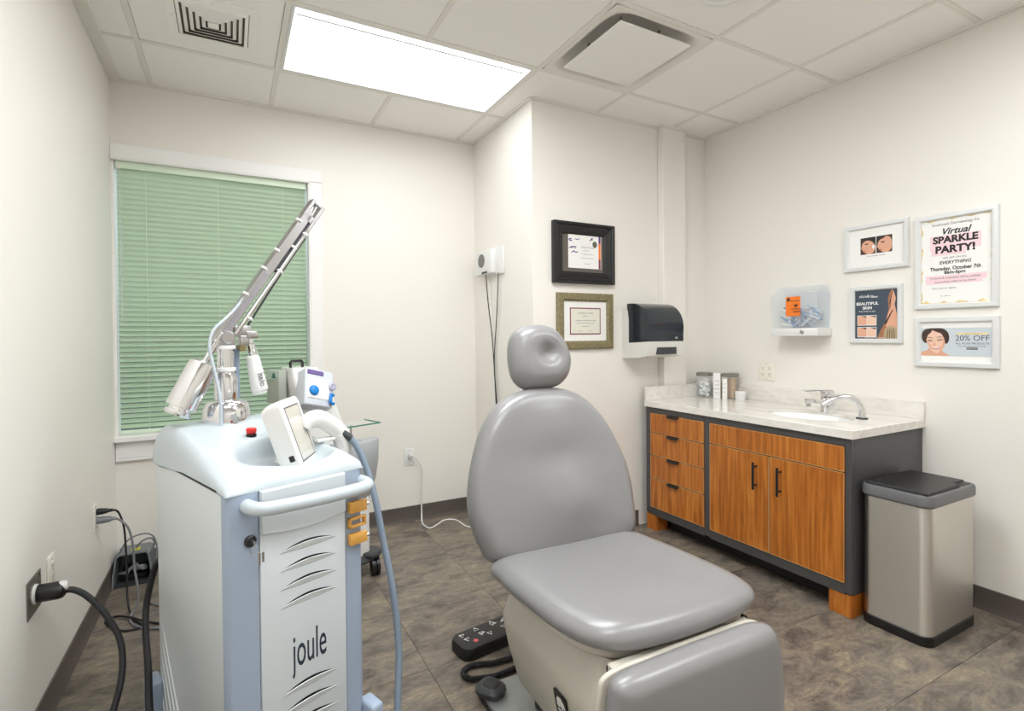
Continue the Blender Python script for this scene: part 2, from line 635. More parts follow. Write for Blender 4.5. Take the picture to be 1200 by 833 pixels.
# floor: slab with vinyl tiles laid on it
bm = BM(); box(bm, (XL - T, YF - T, -0.10), (XR + T, YB + T, -0.004)); floor = struct('floor', bm, M_base)
FT = 0.4572
tile_me = {}
ix = 0
x = 0.653 - 3 * FT
while x < XR:
    y = 0.908 - 5 * FT
    while y < YB:
        x0, x1 = max(x, XL) + 0.0005, min(x + FT, XR) - 0.0005
        y0, y1 = max(y, YF) + 0.0005, min(y + FT, YB) - 0.0005
        if y0 < YC < y1 and x0 > XC:
            y1 = YC
        if x1 - x0 > 0.01 and y1 - y0 > 0.01 and not (x0 > XC and y0 > YC):
            key = (round(x1 - x0, 3), round(y1 - y0, 3))
            if key not in tile_me:
                bm = BM()
                box(bm, (-key[0] / 2, -key[1] / 2, -0.004), (key[0] / 2, key[1] / 2, 0), 0.0008, 1)
                o = obj('floor_tile', bm, M_floor, floor)
                tile_me[key] = o.data
            else:
                o = bpy.data.objects.new('floor_tile', tile_me[key])
                COL.objects.link(o)
                o.parent = floor
            o.location = ((x0 + x1) / 2, (y0 + y1) / 2, 0)
        y += FT
    x += FT

# baseboards
def baseboard(name, pts, n):
    bm = BM()
    (x0, y0), (x1, y1) = pts
    nx, ny = n
    prof = [(0.0, 0.0), (0.012, 0.0), (0.008, 0.010), (0.004, 0.022), (0.004, 0.098), (0.0, 0.102)]
    rings(bm, [[Vector((px + nx * a, py + ny * a, h)) for a, h in prof] for px, py in ((x0, y0), (x1, y1))])
    struct(name, bm, M_base)
baseboard('baseboard_left', ((XL, YF), (XL, YB)), (1, 0))
baseboard('baseboard_back', ((XL, YB), (XC, YB)), (0, -1))
baseboard('baseboard_return', ((XC, YB), (XC, YC)), (-1, 0))
baseboard('baseboard_alcove', ((XC, YC), (2.40, YC)), (0, -1))
baseboard('baseboard_right', ((XR, 1.262), (XR, YF)), (-1, 0))
baseboard('baseboard_front', ((XL, YF), (XR, YF)), (0, 1))

# ceiling: slab, lay-in tiles, tees
bm = BM(); box(bm, (XL - T, YF - T, ZC + 0.12), (XR + T, YB + T, ZC + 0.2)); ceil = struct('ceiling', bm, M_tile)
lights = [(GX0 + G, GY0 - G), (GX0 + G, GY0 - 3 * G), (GX0, GY0 - 5 * G), (GX0 + 3 * G, GY0 - 5 * G)]  # last two are out of view, added to fill the room with light
ctile_me = {}
def ctile(x0, x1, y0, y1):
    x0, x1 = max(x0, XL), min(x1, XR)
    y0, y1 = max(y0, YF), min(y1, YB)
    if x1 - x0 < 0.03 or y1 - y0 < 0.03:
        return
    key = (round(x1 - x0, 3), round(y1 - y0, 3))
    if key not in ctile_me:
        bm = BM()
        box(bm, (-key[0] / 2 + 0.011, -key[1] / 2 + 0.011, 0), (key[0] / 2 - 0.011, key[1] / 2 - 0.011, 0.016), 0.003, 1)
        o = obj('ceiling_tile', bm, M_tile, ceil)
        ctile_me[key] = o.data
    else:
        o = bpy.data.objects.new('ceiling_tile', ctile_me[key])
        COL.objects.link(o)
        o.parent = ceil
    o.location = ((x0 + x1) / 2, (y0 + y1) / 2, ZC + 0.0015)
CX, CY = GX0 + 3 * G, GY0 - 2 * G          # cassette cell corner
for i in range(-1, 6):
    for j in range(-1, 7):
        x0, y0 = GX0 + i * G, GY0 - (j + 1) * G
        x1, y1 = x0 + G, y0 + G
        if any(abs(y0 - ly) < 0.01 and lx - 0.01 < x0 < lx + 2 * G - 0.01 for lx, ly in lights):
            continue
        if abs(x0 - CX) < 0.01 and abs(y0 - CY) < 0.01:
            continue
        if abs(x0 - GX0) < 0.01 and abs(y0 - (GY0 - G)) < 0.01:
            continue                        # grille panel
        if y1 > YC and x1 > XC + 0.01:
            if x0 < XC:
                ctile(x0, XC, y0, y1)
            ctile(max(x0, XC), x1, y0, min(y1, YC))
        else:
            ctile(x0, x1, y0, y1)
bm = BM(); box(bm, (XC - 0.03, GY0 - G + 0.012, ZC + 0.0022), (XC + 0.03, YC - 0.004, ZC + 0.016)); obj('ceiling_tile', bm, M_tile, ceil)
def tee(x0, x1, y0, y1, dz=0.0):
    bm = BM()
    box(bm, (x0, y0, ZC - 0.001 + dz), (x1, y1, ZC + 0.02 + dz), 0.001, 1)
    obj('ceiling_tee', bm, M_tee, ceil)
for i in range(0, 6):
    x = GX0 + i * G
    if i == 2:
        tee(x - 0.012, x + 0.012, GY0 + 0.012, YB)
        tee(x - 0.012, x + 0.012, GY0 - 2 * G + 0.012, GY0 - G - 0.012)
        tee(x - 0.012, x + 0.012, YF, GY0 - 3 * G - 0.012)
    elif i in (1, 4):
        tee(x - 0.012, x + 0.012, GY0 - 4 * G + 0.012, YC if x > XC else YB)
        tee(x - 0.012, x + 0.012, YF, GY0 - 5 * G - 0.012)
    else:
        tee(x - 0.012, x + 0.012, YF, YC if x > XC else YB)
for j in range(0, 7):
    y = GY0 - j * G
    tee(XL, XC if y > YC else XR, y - 0.012, y + 0.012, -0.0006)
for q_, (n, (x0, x1, y0, y1)) in enumerate((('left', (XL, XL + 0.055, YF, YB)), ('right', (XR - 0.022, XR, YF, YC)), ('back', (XL, XC, YB - 0.022, YB)),
                            ('return', (XC - 0.02, XC, YC, YB)), ('alcove', (XC, XR, YC - 0.022, YC)), ('pilaster', (2.57, 2.805, 2.50, 2.522)))):
    bm = BM()
    box(bm, (x0, y0, ZC - 0.008 - 0.0007 * q_), (x1, y1, ZC + 0.012 + 0.0007 * q_), 0.001, 1)
    o = obj('wall_angle', bm, M_tee, ceil)

# ------------------------------------------------------------------ ceiling lights
for k, (lx, ly) in enumerate(lights):
    lab = ['bright rectangular ceiling light in front of the window wall',
           'rectangular ceiling light cut off by the top edge, nearer than the lit one',
           'unseen rectangular fill light added behind the viewpoint on the left wall side',
           'unseen rectangular fill light added behind the viewpoint on the right wall side'][k]
    t = thing('ceiling_light', lab, 'ceiling light', (lx + G, ly + G / 2, ZC), 0, 'recessed rectangular ceiling lights')
    W, D = 2 * G - 0.026, G - 0.026
    bm = BM()
    def rg(w, d, z):
        return [Vector((sx * w / 2, sy * d / 2, z)) for sx, sy in ((-1, -1), (1, -1), (1, 1), (-1, 1))]
    rings(bm, [rg(W, D, 0.09), rg(W, D, 0.0), rg(W - 0.03, D - 0.03, 0.0), rg(W - 0.045, D - 0.045, 0.07)], cap0=True, cap1=True)
    obj('housing', bm, M_white, t)
    bm = BM()
    n = 14
    x0, x1 = -W / 2 + 0.024, W / 2 - 0.024
    y0, y1 = -D / 2 + 0.09, D / 2 - 0.024
    rings(bm, [[Vector((x, y0 + (y1 - y0) * i / n, 0.028 - 0.012 * math.sin(PI * i / n))) for i in range(n + 1)] for x in (x0, x1)],
          closed=False, cap0=False, cap1=False)
    obj('lens', bm, M_lenses[k], t)
    bm = BM()
    box(bm, (x0, -D / 2 + 0.026, 0.020), (x1, y0 - 0.010, 0.026))
    obj('side_lens', bm, M_lenses[k], t)
    bm = BM()
    box(bm, (x0, y0 - 0.012, 0.012), (x1, y0 + 0.001, 0.032), 0.002, 1)
    obj('divider', bm, M_divider, t)

# ------------------------------------------------------------------ return-air grille (concentric louvres)
t = thing('ceiling_grille', 'square ceiling air grille with concentric louvres near the window', 'air vent', (GX0 + G / 2, GY0 - G / 2, ZC))
bm = BM()
box(bm, (-G / 2 + 0.013, -G / 2 + 0.013, 0.004), (G / 2 - 0.013, G / 2 - 0.013, 0.012), 0.002, 1)
obj('panel', bm, M_tile, t)
def sq_ring(bm, a, za, b, zb, thk=0.0025):
    def r(h, z):
        return [Vector((sx * h + 0.02, sy * h + 0.0, z)) for sx, sy in ((-1, -1), (1, -1), (1, 1), (-1, 1))]
    rings(bm, [r(a, za), r(b, zb), r(b, zb + thk), r(a, za + thk), r(a, za)], cap0=False, cap1=False)
bm = BM()
sq_ring(bm, 0.178, -0.002, 0.142, -0.006, 0.006)
obj('flange', bm, M_tile, t)
bm = BM()
box(bm, (-0.125, -0.145, -0.0005), (0.165, 0.145, 0.003))
obj('dark_throat', bm, mat('dark_duct', (104, 96, 84), 0.8), t)
for k in range(5):
    a = 0.139 - k * 0.0235
    bm = BM()
    sq_ring(bm, a, -0.004, a - 0.015, -0.014, 0.002)
    obj('louvre', bm, M_tile, t)
bm = BM(); box(bm, (0.02 - 0.022, -0.022, -0.014), (0.02 + 0.022, 0.022, -0.003), 0.002, 1); obj('centre_plate', bm, M_tile, t)
for sx, sy in ((-1, 0), (1, 0), (0, 1), (0, -1)):
    bm = BM(); turned(bm, (0.02 + sx * 0.158, sy * 0.158, -0.004), (0, 0, -1), [(0.003, 0), (0.003, 0.002), (0.001, 0.003)], 10)
    obj('screw', bm, M_tee, t)

# ------------------------------------------------------------------ plaque diffuser
t = thing('ceiling_diffuser', 'square plaque air diffuser with shadowed gap in the ceiling', 'air vent', (CX + G / 2, CY + G / 2, ZC))
bm = BM()
N = 48
def sup(h, p, z):
    out = []
    for i in range(N):
        a = 2 * PI * i / N
        c, s = math.cos(a), math.sin(a)
        q = (abs(c) ** p + abs(s) ** p) ** (-1.0 / p)
        out.append(Vector((h * q * c, h * q * s, z)))
    return out
rings(bm, [sup(0.293, 40, 0.0), sup(0.292, 40, -0.003), sup(0.272, 14, -0.003), sup(0.262, 7, 0.004), sup(0.235, 4, 0.05), sup(0.17, 3, 0.085)], cap0=False, cap1=True)
obj('cone', bm, M_tee, t, sharp=50)
bm = BM(); box(bm, (-0.212, -0.222, -0.016), (0.224, 0.215, -0.008), 0.003, 2); obj('plaque', bm, M_tile, t)
bm = BM()
for sx in (-1, 1):
    for sy in (-1, 1):
        cyl(bm, (sx * 0.12, sy * 0.12, -0.008), (sx * 0.12, sy * 0.12, 0.084), 0.006, n=8)
obj('hanger', bm, M_steel_plate, t)
# round fixture at the frame edge
t = thing('ceiling_speaker', 'round white ceiling fixture cut by the top edge beside the diffuser', 'ceiling fixture', (1.795, 1.40, ZC))
bm = BM(); turned(bm, (0, 0, 0), (0, 0, -1), [(0.125, 0), (0.125, 0.004), (0.118, 0.009), (0.10, 0.010), (0.095, 0.004), (0.0, 0.003)], 40); obj('ring', bm, M_trim, t)
bm = BM(); turned(bm, (0, 0, 0), (0, 0, -1), [(0.094, 0.0035), (0.06, 0.008), (0.0, 0.010)], 40); obj('grille', bm, M_tile, t)

# ------------------------------------------------------------------ window and blind
bm = BM(); box(bm, (WX0 - 0.0, YB + 0.075, WZ0), (WX1, YB + 0.082, WZ1)); win = struct('window_1', bm, M_pane)
def wpart(name, lo, hi, bev=0.003):
    bm = BM(); box(bm, lo, hi, bev, 1); obj(name, bm, M_trim, win)
wpart('casing', (XL + 0.001, YB - 0.02, 2.236), (0.524, YB - 0.0005, 2.314))
wpart('casing', (0.447, YB - 0.02, 0.742), (0.524, YB - 0.0005, 2.235))
wpart('casing_bead', (XL + 0.002, YB - 0.027, 2.226), (0.452, YB - 0.0005, 2.2355))
wpart('casing_bead', (0.438, YB - 0.027, 0.745), (0.4465, YB - 0.0005, 2.226))
wpart('sill', (XL + 0.001, YB - 0.055, 0.712), (0.545, YB + 0.06, 0.741))
wpart('apron', (XL + 0.002, YB - 0.018, 0.618), (0.524, YB - 0.0005, 0.711))
wpart('apron_lip', (XL + 0.002, YB - 0.022, 0.603), (0.526, YB - 0.0005, 0.6175))
wpart('jamb', (0.436, YB + 0.001, 0.742), (0.446, YB + 0.074, 2.232), 0)
wpart('jamb', (-0.555, YB + 0.001, 0.742), (-0.548, YB + 0.074, 2.232), 0)

bl = thing('window_blind', 'closed mint green horizontal blind filling the window', 'blind', (-0.056, YB + 0.02, 0.742))
BW = 0.975
bm = BM(); box(bm, (-BW / 2, -0.02, 1.446), (BW / 2, 0.030, 1.486), 0.002, 1); obj('headrail', bm, M_green, bl)
bm = BM()
pitch = 0.0280
hw = 0.0170
prof = [(-1.0, 0.0), (-0.5, 0.0022), (0.0, 0.003), (0.5, 0.0022), (1.0, 0.0)]
ang = math.radians(45)
pts = []
for s, c in prof:
    yy, zz = s * hw, c
    pts.append((yy * math.cos(ang) - zz * math.sin(ang) * -1, -yy * math.sin(ang) + zz * math.cos(ang)))
sec = [(y, z) for y, z in pts]
sec2 = [(y + 0.0006, z - 0.0004) for y, z in reversed(pts)]
rings(bm, [[Vector((x, y, z)) for y, z in sec + sec2] for x in (-BW / 2 + 0.004, BW / 2 - 0.004)])
sl = obj('slat', bm, M_green, bl, sharp=60)
nsl = 51
sl.location = (0, 0, 0.045)
for k in range(1, nsl):
    o = sl.copy()
    COL.objects.link(o)
    o.parent = bl
    o.location = (0, random.uniform(-0.0006, 0.0006), 0.045 + k * pitch)
bm = BM(); box(bm, (-BW / 2, -0.014, 0.004), (BW / 2, 0.014, 0.022), 0.004, 2); obj('bottom_rail', bm, M_green, bl)
for x in (-0.35, 0.0, 0.35):
    bm = BM(); tube(bm, [(x, -0.017, 1.45), (x, -0.018, 0.02)], 0.0008, 6, 1); obj('ladder_cord', bm, M_green, bl)
bm = BM(); tube(bm, [(-0.468, -0.024, 1.45), (-0.465, -0.026, 1.1), (-0.463, -0.026, 0.62)], 0.0032, 8, 2); obj('tilt_wand', bm, M_clear, bl)
bm = BM(); turned(bm, (-0.472, -0.020, 1.448), (0, -1, 0), [(0.010, 0), (0.010, 0.008), (0.004, 0.012)], 12); obj('tilter_knob', bm, M_ivory, bl)

# ------------------------------------------------------------------ wall frames
def picture(name, label, cat, loc, rot, wid, hgt, border, fmat, depth=0.02, style='flat', group=None):
    t = thing(name, label, cat, loc, rot=rot, group=group)
    if style == 'flat':
        prof = [(0.0, 0.0), (0.0, depth * 0.7), (border * 0.12, depth * 0.95), (border * 0.45, depth), (border * 0.8, depth * 0.9), (border, depth * 0.55), (border, 0.0)]
    else:
        prof = [(0.0, 0.0), (0.0, depth), (border * 0.2, depth * 1.05), (border * 0.3, depth * 0.8), (border * 0.42, depth * 0.85), (border * 0.75, depth * 0.55), (border * 0.85, depth * 0.62), (border, depth * 0.4), (border, 0.0)]
    bm = BM()
    rings(bm, [[Vector((sx * (wid / 2 - a), sy * (hgt / 2 - a), h)) for sx, sy in ((-1, -1), (1, -1), (1, 1), (-1, 1))] for a, h in prof], cap0=False, cap1=False)
    obj('frame', bm, fmat, t, sharp=25)
    return t
def words(t, m, lines, name='lettering', z=0.0067, stuff=False):
    if stuff:
        bm = BM()
        for (q, x, y, size, bold, shear, sx) in lines:
            text(bm, q, x, y, size, z, bold, shear, sx)
        o = obj(name, bm, m, t)
        o['kind'] = 'stuff'
        return
    for (q, x, y, size, bold, shear, sx) in lines:
        bm = BM()
        text(bm, q, x, y, size, z, bold, shear, sx)
        obj(name, bm, m, t)
def layer(t, name, mats, fn):
    bm = BM()
    fn(bm)
    me = bpy.data.meshes.new(name)
    bm.to_mesh(me)
    bm.free()
    for mm in (mats if isinstance(mats, (list, tuple)) else [mats]):
        me.materials.append(mm)
    o = bpy.data.objects.new(name, me)
    COL.objects.link(o)
    o.parent = t
    return o
def sheet(t, name, m, w, h, z, cx=0.0, cy=0.0):
    bm = BM(); box(bm, (cx - w / 2, cy - h / 2, z - 0.003), (cx + w / 2, cy + h / 2, z)); return obj(name, bm, m, t)
GR = 'white framed notices on the right wall'

# party notice
t = picture('framed_notice', 'tall white-framed sparkle party notice with gold edges and pink bands', 'framed sign',
            (XR, (1.300 + 0.990) / 2, 1.603), ON_RIGHT, 0.311, 0.452, 0.026, M_silverframe, group=GR)
sheet(t, 'notice_sheet', M_paper, 0.262, 0.403, 0.006)
def gold(bm):
    r = random.Random(3)
    for side in range(4):
        n = 26
        L = 0.40 if side < 2 else 0.26
        inner = []
        for i in range(n + 1):
            s = -L / 2 + L * i / n
            d = 0.002 + 0.009 * max(0, math.sin(i * 0.9 + side * 2) * 0.5 + r.uniform(-0.3, 0.5))
            inner.append((s, d))
        for (s0, d0), (s1, d1) in zip(inner[:-1], inner[1:]):
            if side == 0: q = [(-0.131, s0), (-0.131 + d0, s0), (-0.131 + d1, s1), (-0.131, s1)]
            elif side == 1: q = [(0.131, s0), (0.131, s1), (0.131 - d1 * .6, s1), (0.131 - d0 * .6, s0)]
            elif side == 2: q = [(s0, 0.201), (s0, 0.201 - d0), (s1, 0.201 - d1), (s1, 0.201)]
            else: q = [(s0, -0.201), (s1, -0.201), (s1, -0.201 + d1 * 1.4), (s0, -0.201 + d0 * 1.4)]
            flat(bm, q, 0.0064)
layer(t, 'gold_border', M_gold, gold)
def pinks(bm):
    flat(bm, rect(-0.095, 0.052, 0.095, 0.122), 0.0064)
    flat(bm, rect(-0.09, 0.028, 0.04, 0.052), 0.0064)
    flat(bm, rect(-0.112, -0.094, 0.116, -0.067), 0.0064)
    flat(bm, rect(-0.112, -0.108, 0.10, -0.094), 0.0064)
layer(t, 'pink_band', M_pink, pinks)
words(t, M_ink, (('Virtual', 0.0, 0.139, 0.042, 0.02, 0.35, 0.95), ('SPARKLE', 0.0, 0.100, 0.044, 0.045, 0, 0.98), ('PARTY!', 0.0, 0.054, 0.046, 0.045, 0, 1.0),
                 ('EVERYTHING', 0.0, -0.008, 0.021, 0.015, 0.2, 0.95), ('Thursday, October 7th', 0.0, -0.036, 0.023, 0.025, 0, 0.88), ('8am-6pm', 0.0, -0.055, 0.021, 0.025, 0, 1.0)))
bm = BM()
text(bm, 'Southcoast Dermatology Inc', 0.0, 0.176, 0.018, 0.0067, 0.0, 0, 0.85)
text(bm, '20% OFF ON ALL', 0.0, 0.014, 0.012, 0.0067)
text(bm, 'Products & treatments will be available', 0.0, -0.080, 0.0125, 0.0067, 0.01, 0, 0.95)
text(bm, 'to purchase online or by phone', 0.0, -0.098, 0.0125, 0.0067, 0.01, 0, 0.95)
text(bm, 'Scan code to register', -0.04, -0.128, 0.011, 0.0067)
text(bm, 'or call us', -0.035, -0.165, 0.010, 0.0067)
obj('small_lettering', bm, M_grey_ink, t)['kind'] = 'stuff'

# 20% OFF notice
t = picture('framed_notice', 'wide white-framed notice with smiling woman portrait, lowest on the right', 'framed sign',
            (XR, (1.301 + 0.985) / 2, 1.217), ON_RIGHT, 0.314, 0.238, 0.026, M_silverframe, group=GR)
sheet(t, 'notice_sheet', M_paper, 0.264, 0.188, 0.006)
layer(t, 'pale_blue_field', M_sky, lambda bm: flat(bm, rect(-0.131, -0.066, 0.131, 0.068), 0.0064))
def woman(bm):
    z = 0.0067
    def sm(pts, k=5):
        return [(p.x, p.y) for p in spline([(a, b, 0) for a, b in pts], k, closed=True)]
    flat(bm, [(-0.131, -0.066), (-0.131, -0.048), (-0.116, -0.043), (-0.104, -0.036), (-0.098, -0.02), (-0.070, -0.03), (-0.050, -0.030), (-0.046, -0.046), (-0.032, -0.056), (-0.018, -0.066)], z, 0)
    # hair drawn back in one dark mass, cut by the top of the print
    flat(bm, sm([(-0.129, 0.020), (-0.126, 0.050), (-0.110, 0.064), (-0.080, 0.067), (-0.050, 0.066), (-0.030, 0.052), (-0.022, 0.028), (-0.024, 0.004), (-0.034, -0.008), (-0.050, 0.0), (-0.10, -0.004), (-0.118, -0.002)]), z + 0.0003, 1)
    # face, tilted down to the left
    flat(bm, sm([(-0.112, 0.020), (-0.106, 0.044), (-0.088, 0.057), (-0.066, 0.054), (-0.046, 0.040), (-0.038, 0.016), (-0.038, -0.010), (-0.046, -0.032), (-0.060, -0.049), (-0.074, -0.052), (-0.090, -0.040), (-0.104, -0.018)]), z + 0.0006, 2)
    flat(bm, sm([(-0.044, 0.030), (-0.038, 0.012), (-0.039, -0.012), (-0.048, -0.034), (-0.062, -0.049), (-0.054, -0.028), (-0.047, -0.004)]), z + 0.0007, 0)
    flat(bm, sm([(-0.108, 0.006), (-0.100, -0.016), (-0.089, -0.038), (-0.092, -0.018), (-0.100, 0.0)]), z + 0.0007, 0)
    # parted fringe
    flat(bm, sm([(-0.094, 0.062), (-0.090, 0.050), (-0.104, 0.034), (-0.112, 0.010), (-0.121, 0.014), (-0.120, 0.044)]), z + 0.0009, 1)
    flat(bm, sm([(-0.092, 0.062), (-0.072, 0.050), (-0.052, 0.040), (-0.041, 0.018), (-0.036, -0.004), (-0.029, 0.010), (-0.034, 0.046), (-0.060, 0.066)]), z + 0.0009, 1)
    for cx, cy, ro in ((-0.096, 0.009, -0.18), (-0.058, 0.012, 0.22)):
        flat(bm, ell(cx, cy, 0.0120, 0.0042, 16, PI, 2 * PI, ro), z + 0.0010, 3)
        flat(bm, ell(cx, cy + 0.004, 0.0125, 0.0045, 16, PI * 0.05, PI * 0.95, ro), z + 0.0008, 0)
        flat(bm, ell(cx, cy + 0.0125, 0.0140, 0.0024, 16, 0, PI, ro), z + 0.0010, 1)
    flat(bm, sm([(-0.079, 0.008), (-0.076, -0.004), (-0.073, -0.014), (-0.080, -0.0165), (-0.086, -0.013), (-0.082, -0.004)]), z + 0.0008, 0)
    flat(bm, ell(-0.072, -0.0255, 0.0165, 0.0095, 20, PI, 2 * PI, 0.14), z + 0.0010, 4)
    flat(bm, ell(-0.072, -0.0258, 0.0130, 0.0048, 20, PI, 2 * PI, 0.14), z + 0.0012, 5)
layer(t, 'portrait', [M_skin, M_hair, M_skin2, M_ink, mat('lip_ink', (196, 92, 88), 0.6), M_paper], woman)
bm = BM()
text(bm, '20% OFF', 0.062, 0.018, 0.036, 0.0067, 0.0, 0, 0.92)
text(bm, 'ALL ACNE PRODUCTS', 0.062, -0.006, 0.0125, 0.0067, 0, 0, 0.95)
text(bm, 'this month only while supplies last', 0.062, -0.018, 0.008, 0.0067, 0, 0, 0.9)
obj('lettering', bm, M_slate, t)['kind'] = 'stuff'
layer(t, 'gold_flourish', M_gold, lambda bm: flat(bm, rect(0.006, 0.036, 0.118, 0.044), 0.0066))
layer(t, 'dark_button', M_ink, lambda bm: flat(bm, rect(0.042, -0.034, 0.082, -0.024), 0.0067))
bm = BM(); text(bm, 'SHOP NOW', 0.062, -0.029, 0.007, 0.0069); obj('button_lettering', bm, M_paper, t)

# before and after notice
t = picture('framed_notice', 'wide white-framed photo of two cheek close-ups, upper left of the group', 'framed picture',
            (XR, (1.626 + 1.325) / 2, 1.720), ON_RIGHT, 0.300, 0.246, 0.024, M_silverframe, group=GR)
sheet(t, 'notice_sheet', M_paper, 0.254, 0.2, 0.006)
def cheeks(bm):
    z = 0.0064
    for cx, s in ((-0.036, 0), (0.040, 1)):
        flat(bm, rect(cx - 0.036, -0.036, cx + 0.036, 0.052), z, 0)
        flat(bm, ell(cx + 0.002, 0.0, 0.031, 0.038, 28, rot=0.5), z + 0.0003, 1)
        if s:
            flat(bm, ell(cx + 0.012, 0.010, 0.023, 0.036, 24), z + 0.0005, 1)
        else:
            flat(bm, ell(cx + 0.026, 0.0, 0.006, 0.011, 16), z + 0.0005, 3)
        flat(bm, ell(cx - 0.006, 0.018, 0.010, 0.003, 14), z + 0.0007, 2)
        flat(bm, [(cx - 0.029, 0.008), (cx - 0.034, -0.006), (cx - 0.022, -0.008)], z + 0.0006, 1)
        flat(bm, ell(cx - 0.018, -0.020, 0.009, 0.003, 14), z + 0.0007, 4)
        flat(bm, [(cx - 0.034, 0.052), (cx + 0.036, 0.052), (cx + 0.036, 0.02), (cx + 0.02, 0.036), (cx - 0.01, 0.042)] if not s else
             [(cx - 0.036, 0.052), (cx - 0.008, 0.052), (cx - 0.024, 0.03), (cx - 0.036, 0.0)], z + 0.0008, 2)
layer(t, 'cheek_photo', [M_hair, M_skin, M_ink, M_gauze, mat('rose_ink', (196, 120, 104), 0.6)], cheeks)
bm = BM(); text(bm, 'before and after treatment', 0.004, -0.048, 0.008, 0.0067); obj('lettering', bm, M_grey_ink, t)['kind'] = 'stuff'

# beautiful skin notice
t = picture('framed_notice', 'small white-framed dark slate beautiful skin notice with raised hands', 'framed sign',
            (XR, (1.597 + 1.352) / 2, 1.362), ON_RIGHT, 0.246, 0.304, 0.024, M_silverframe, group=GR)
sheet(t, 'notice_sheet', M_slate, 0.2, 0.258, 0.006)
def hands(bm):
    z = 0.0064
    for poly, mi in (([(0.008, -0.128), (0.02, -0.09), (0.046, -0.04), (0.060, 0.03), (0.056, 0.078), (0.064, 0.11), (0.074, 0.127), (0.080, 0.108), (0.078, 0.06), (0.082, 0.02), (0.072, -0.03), (0.06, -0.09), (0.05, -0.128)], 0),
                     ([(0.100, -0.128), (0.098, -0.06), (0.096, 0.0), (0.086, 0.05), (0.092, 0.078), (0.082, 0.117), (0.077, 0.125), (0.072, 0.09), (0.070, 0.04), (0.056, 0.0), (0.046, -0.05), (0.06, -0.128)], 1)):
        flat(bm, poly, z + 0.0002 * mi, mi)
    flat(bm, [(0.04, -0.05), (0.075, 0.02), (0.080, 0.02), (0.048, -0.055)], z + 0.0006, 2)
    flat(bm, [(0.062, 0.05), (0.077, 0.12), (0.079, 0.12), (0.067, 0.05)], z + 0.0006, 2)
    flat(bm, ell(0.068, -0.098, 0.030, 0.036, 28, 0, PI), z + 0.0008, 3)
    flat(bm, rect(0.038, -0.128, 0.098, -0.096), z + 0.0008, 3)
    for k in range(4):
        flat(bm, [(0.05 + k * 0.011, -0.128), (0.056 + k * 0.009, -0.075), (0.058 + k * 0.009, -0.075), (0.054 + k * 0.011, -0.128)], z + 0.0010, 2)
layer(t, 'raised_hands_print', [mat('tan_ink', (168, 112, 78), 0.6), M_skin, M_hair, mat('blond_ink', (186, 164, 130), 0.6)], hands)
def patches(bm):
    z = 0.0064
    for r in range(2):
        flat(bm, rect(-0.088, -0.058 - r * 0.062, 0.004, -0.004 - r * 0.062), z, 0)
        for c in range(2):
            flat(bm, rect(-0.086 + c * 0.045, -0.055 - r * 0.062, -0.043 + c * 0.045, -0.007 - r * 0.062), z + 0.0003, 1 + c)
            flat(bm, [(-0.075 + c * 0.045, -0.007 - r * 0.062), (-0.044 + c * 0.045, -0.007 - r * 0.062), (-0.044 + c * 0.045, -0.016 - r * 0.062), (-0.06 + c * 0.045, -0.011 - r * 0.062)], z + 0.0005, 3)
layer(t, 'skin_sample_print', [M_paper, M_skin, M_skin2, M_hair], patches)
bm = BM()
text(bm, 'BEAUTIFUL', -0.040, 0.058, 0.0215, 0.0067, 0.025, 0, 1.0)
text(bm, 'SKIN', -0.040, 0.035, 0.0215, 0.0067, 0.025, 0, 1.0)
text(bm, 'from laser to you', -0.040, 0.018, 0.011, 0.0067)
text(bm, 'skin&co', -0.046, 0.098, 0.022, 0.0067, 0.0, 0.3)
text(bm, 'CLINIC', -0.005, 0.092, 0.010, 0.0067, 0.03)
text(bm, 'ask your provider for a consultation', -0.0, -0.122, 0.007, 0.0067)
obj('white_lettering', bm, M_paper, t)['kind'] = 'stuff'

# certificates on the alcove wall
t = picture('framed_certificate', 'black ridged frame with certificate and purple-orange side strip', 'framed certificate',
            (1.954, YC, 1.770), ON_BACK, 0.462, 0.372, 0.072, M_blackframe, 0.032, 'ridge', 'framed certificates on the alcove wall')
sheet(t, 'mount', M_mat_brown, 0.34, 0.25, 0.008)
sheet(t, 'certificate_sheet', M_paper, 0.252, 0.205, 0.0095, 0.012, 0.012)
def strip(bm):
    z = 0.0098
    flat(bm, rect(0.118, 0.072, 0.134, 0.114), z, 0)
    flat(bm, rect(0.118, -0.03, 0.134, 0.072), z, 1)
    flat(bm, rect(0.118, -0.09, 0.134, -0.03), z, 2)
    flat(bm, ell(0.088, 0.062, 0.018, 0.020, 24), z, 3)
    r = random.Random(5)
    for cx, cy in ((-0.105, 0.082), (-0.045, 0.092), (0.055, 0.094), (-0.09, 0.035), (-0.066, 0.036), (-0.078, 0.008), (-0.06, 0.008)):
        for q in range(3):
            flat(bm, ell(cx + r.uniform(-0.012, 0.012), cy + r.uniform(-0.006, 0.006), r.uniform(0.006, 0.016), r.uniform(0.002, 0.004), 12, rot=r.uniform(-0.3, 0.6)), z + 0.0001 * q, 0)
layer(t, 'colour_print', [M_purple_ink, M_orange, M_wine, mat('dark_seal', (88, 92, 76), 0.4)], strip)['kind'] = 'stuff'
bm = BM()
text(bm, 'Certificate of Training', 0.03, 0.040, 0.014, 0.0099, 0.0, 0, 0.8)
text(bm, 'is awarded to', 0.02, 0.020, 0.009, 0.0099)
text(bm, 'for completion of the course', 0.03, -0.002, 0.009, 0.0099, 0, 0, 0.85)
text(bm, 'in aesthetic laser treatment', 0.03, -0.026, 0.009, 0.0099)
text(bm, 'date   signature', 0.03, -0.06, 0.008, 0.0099)
obj('lettering', bm, M_grey_ink, t)['kind'] = 'stuff'
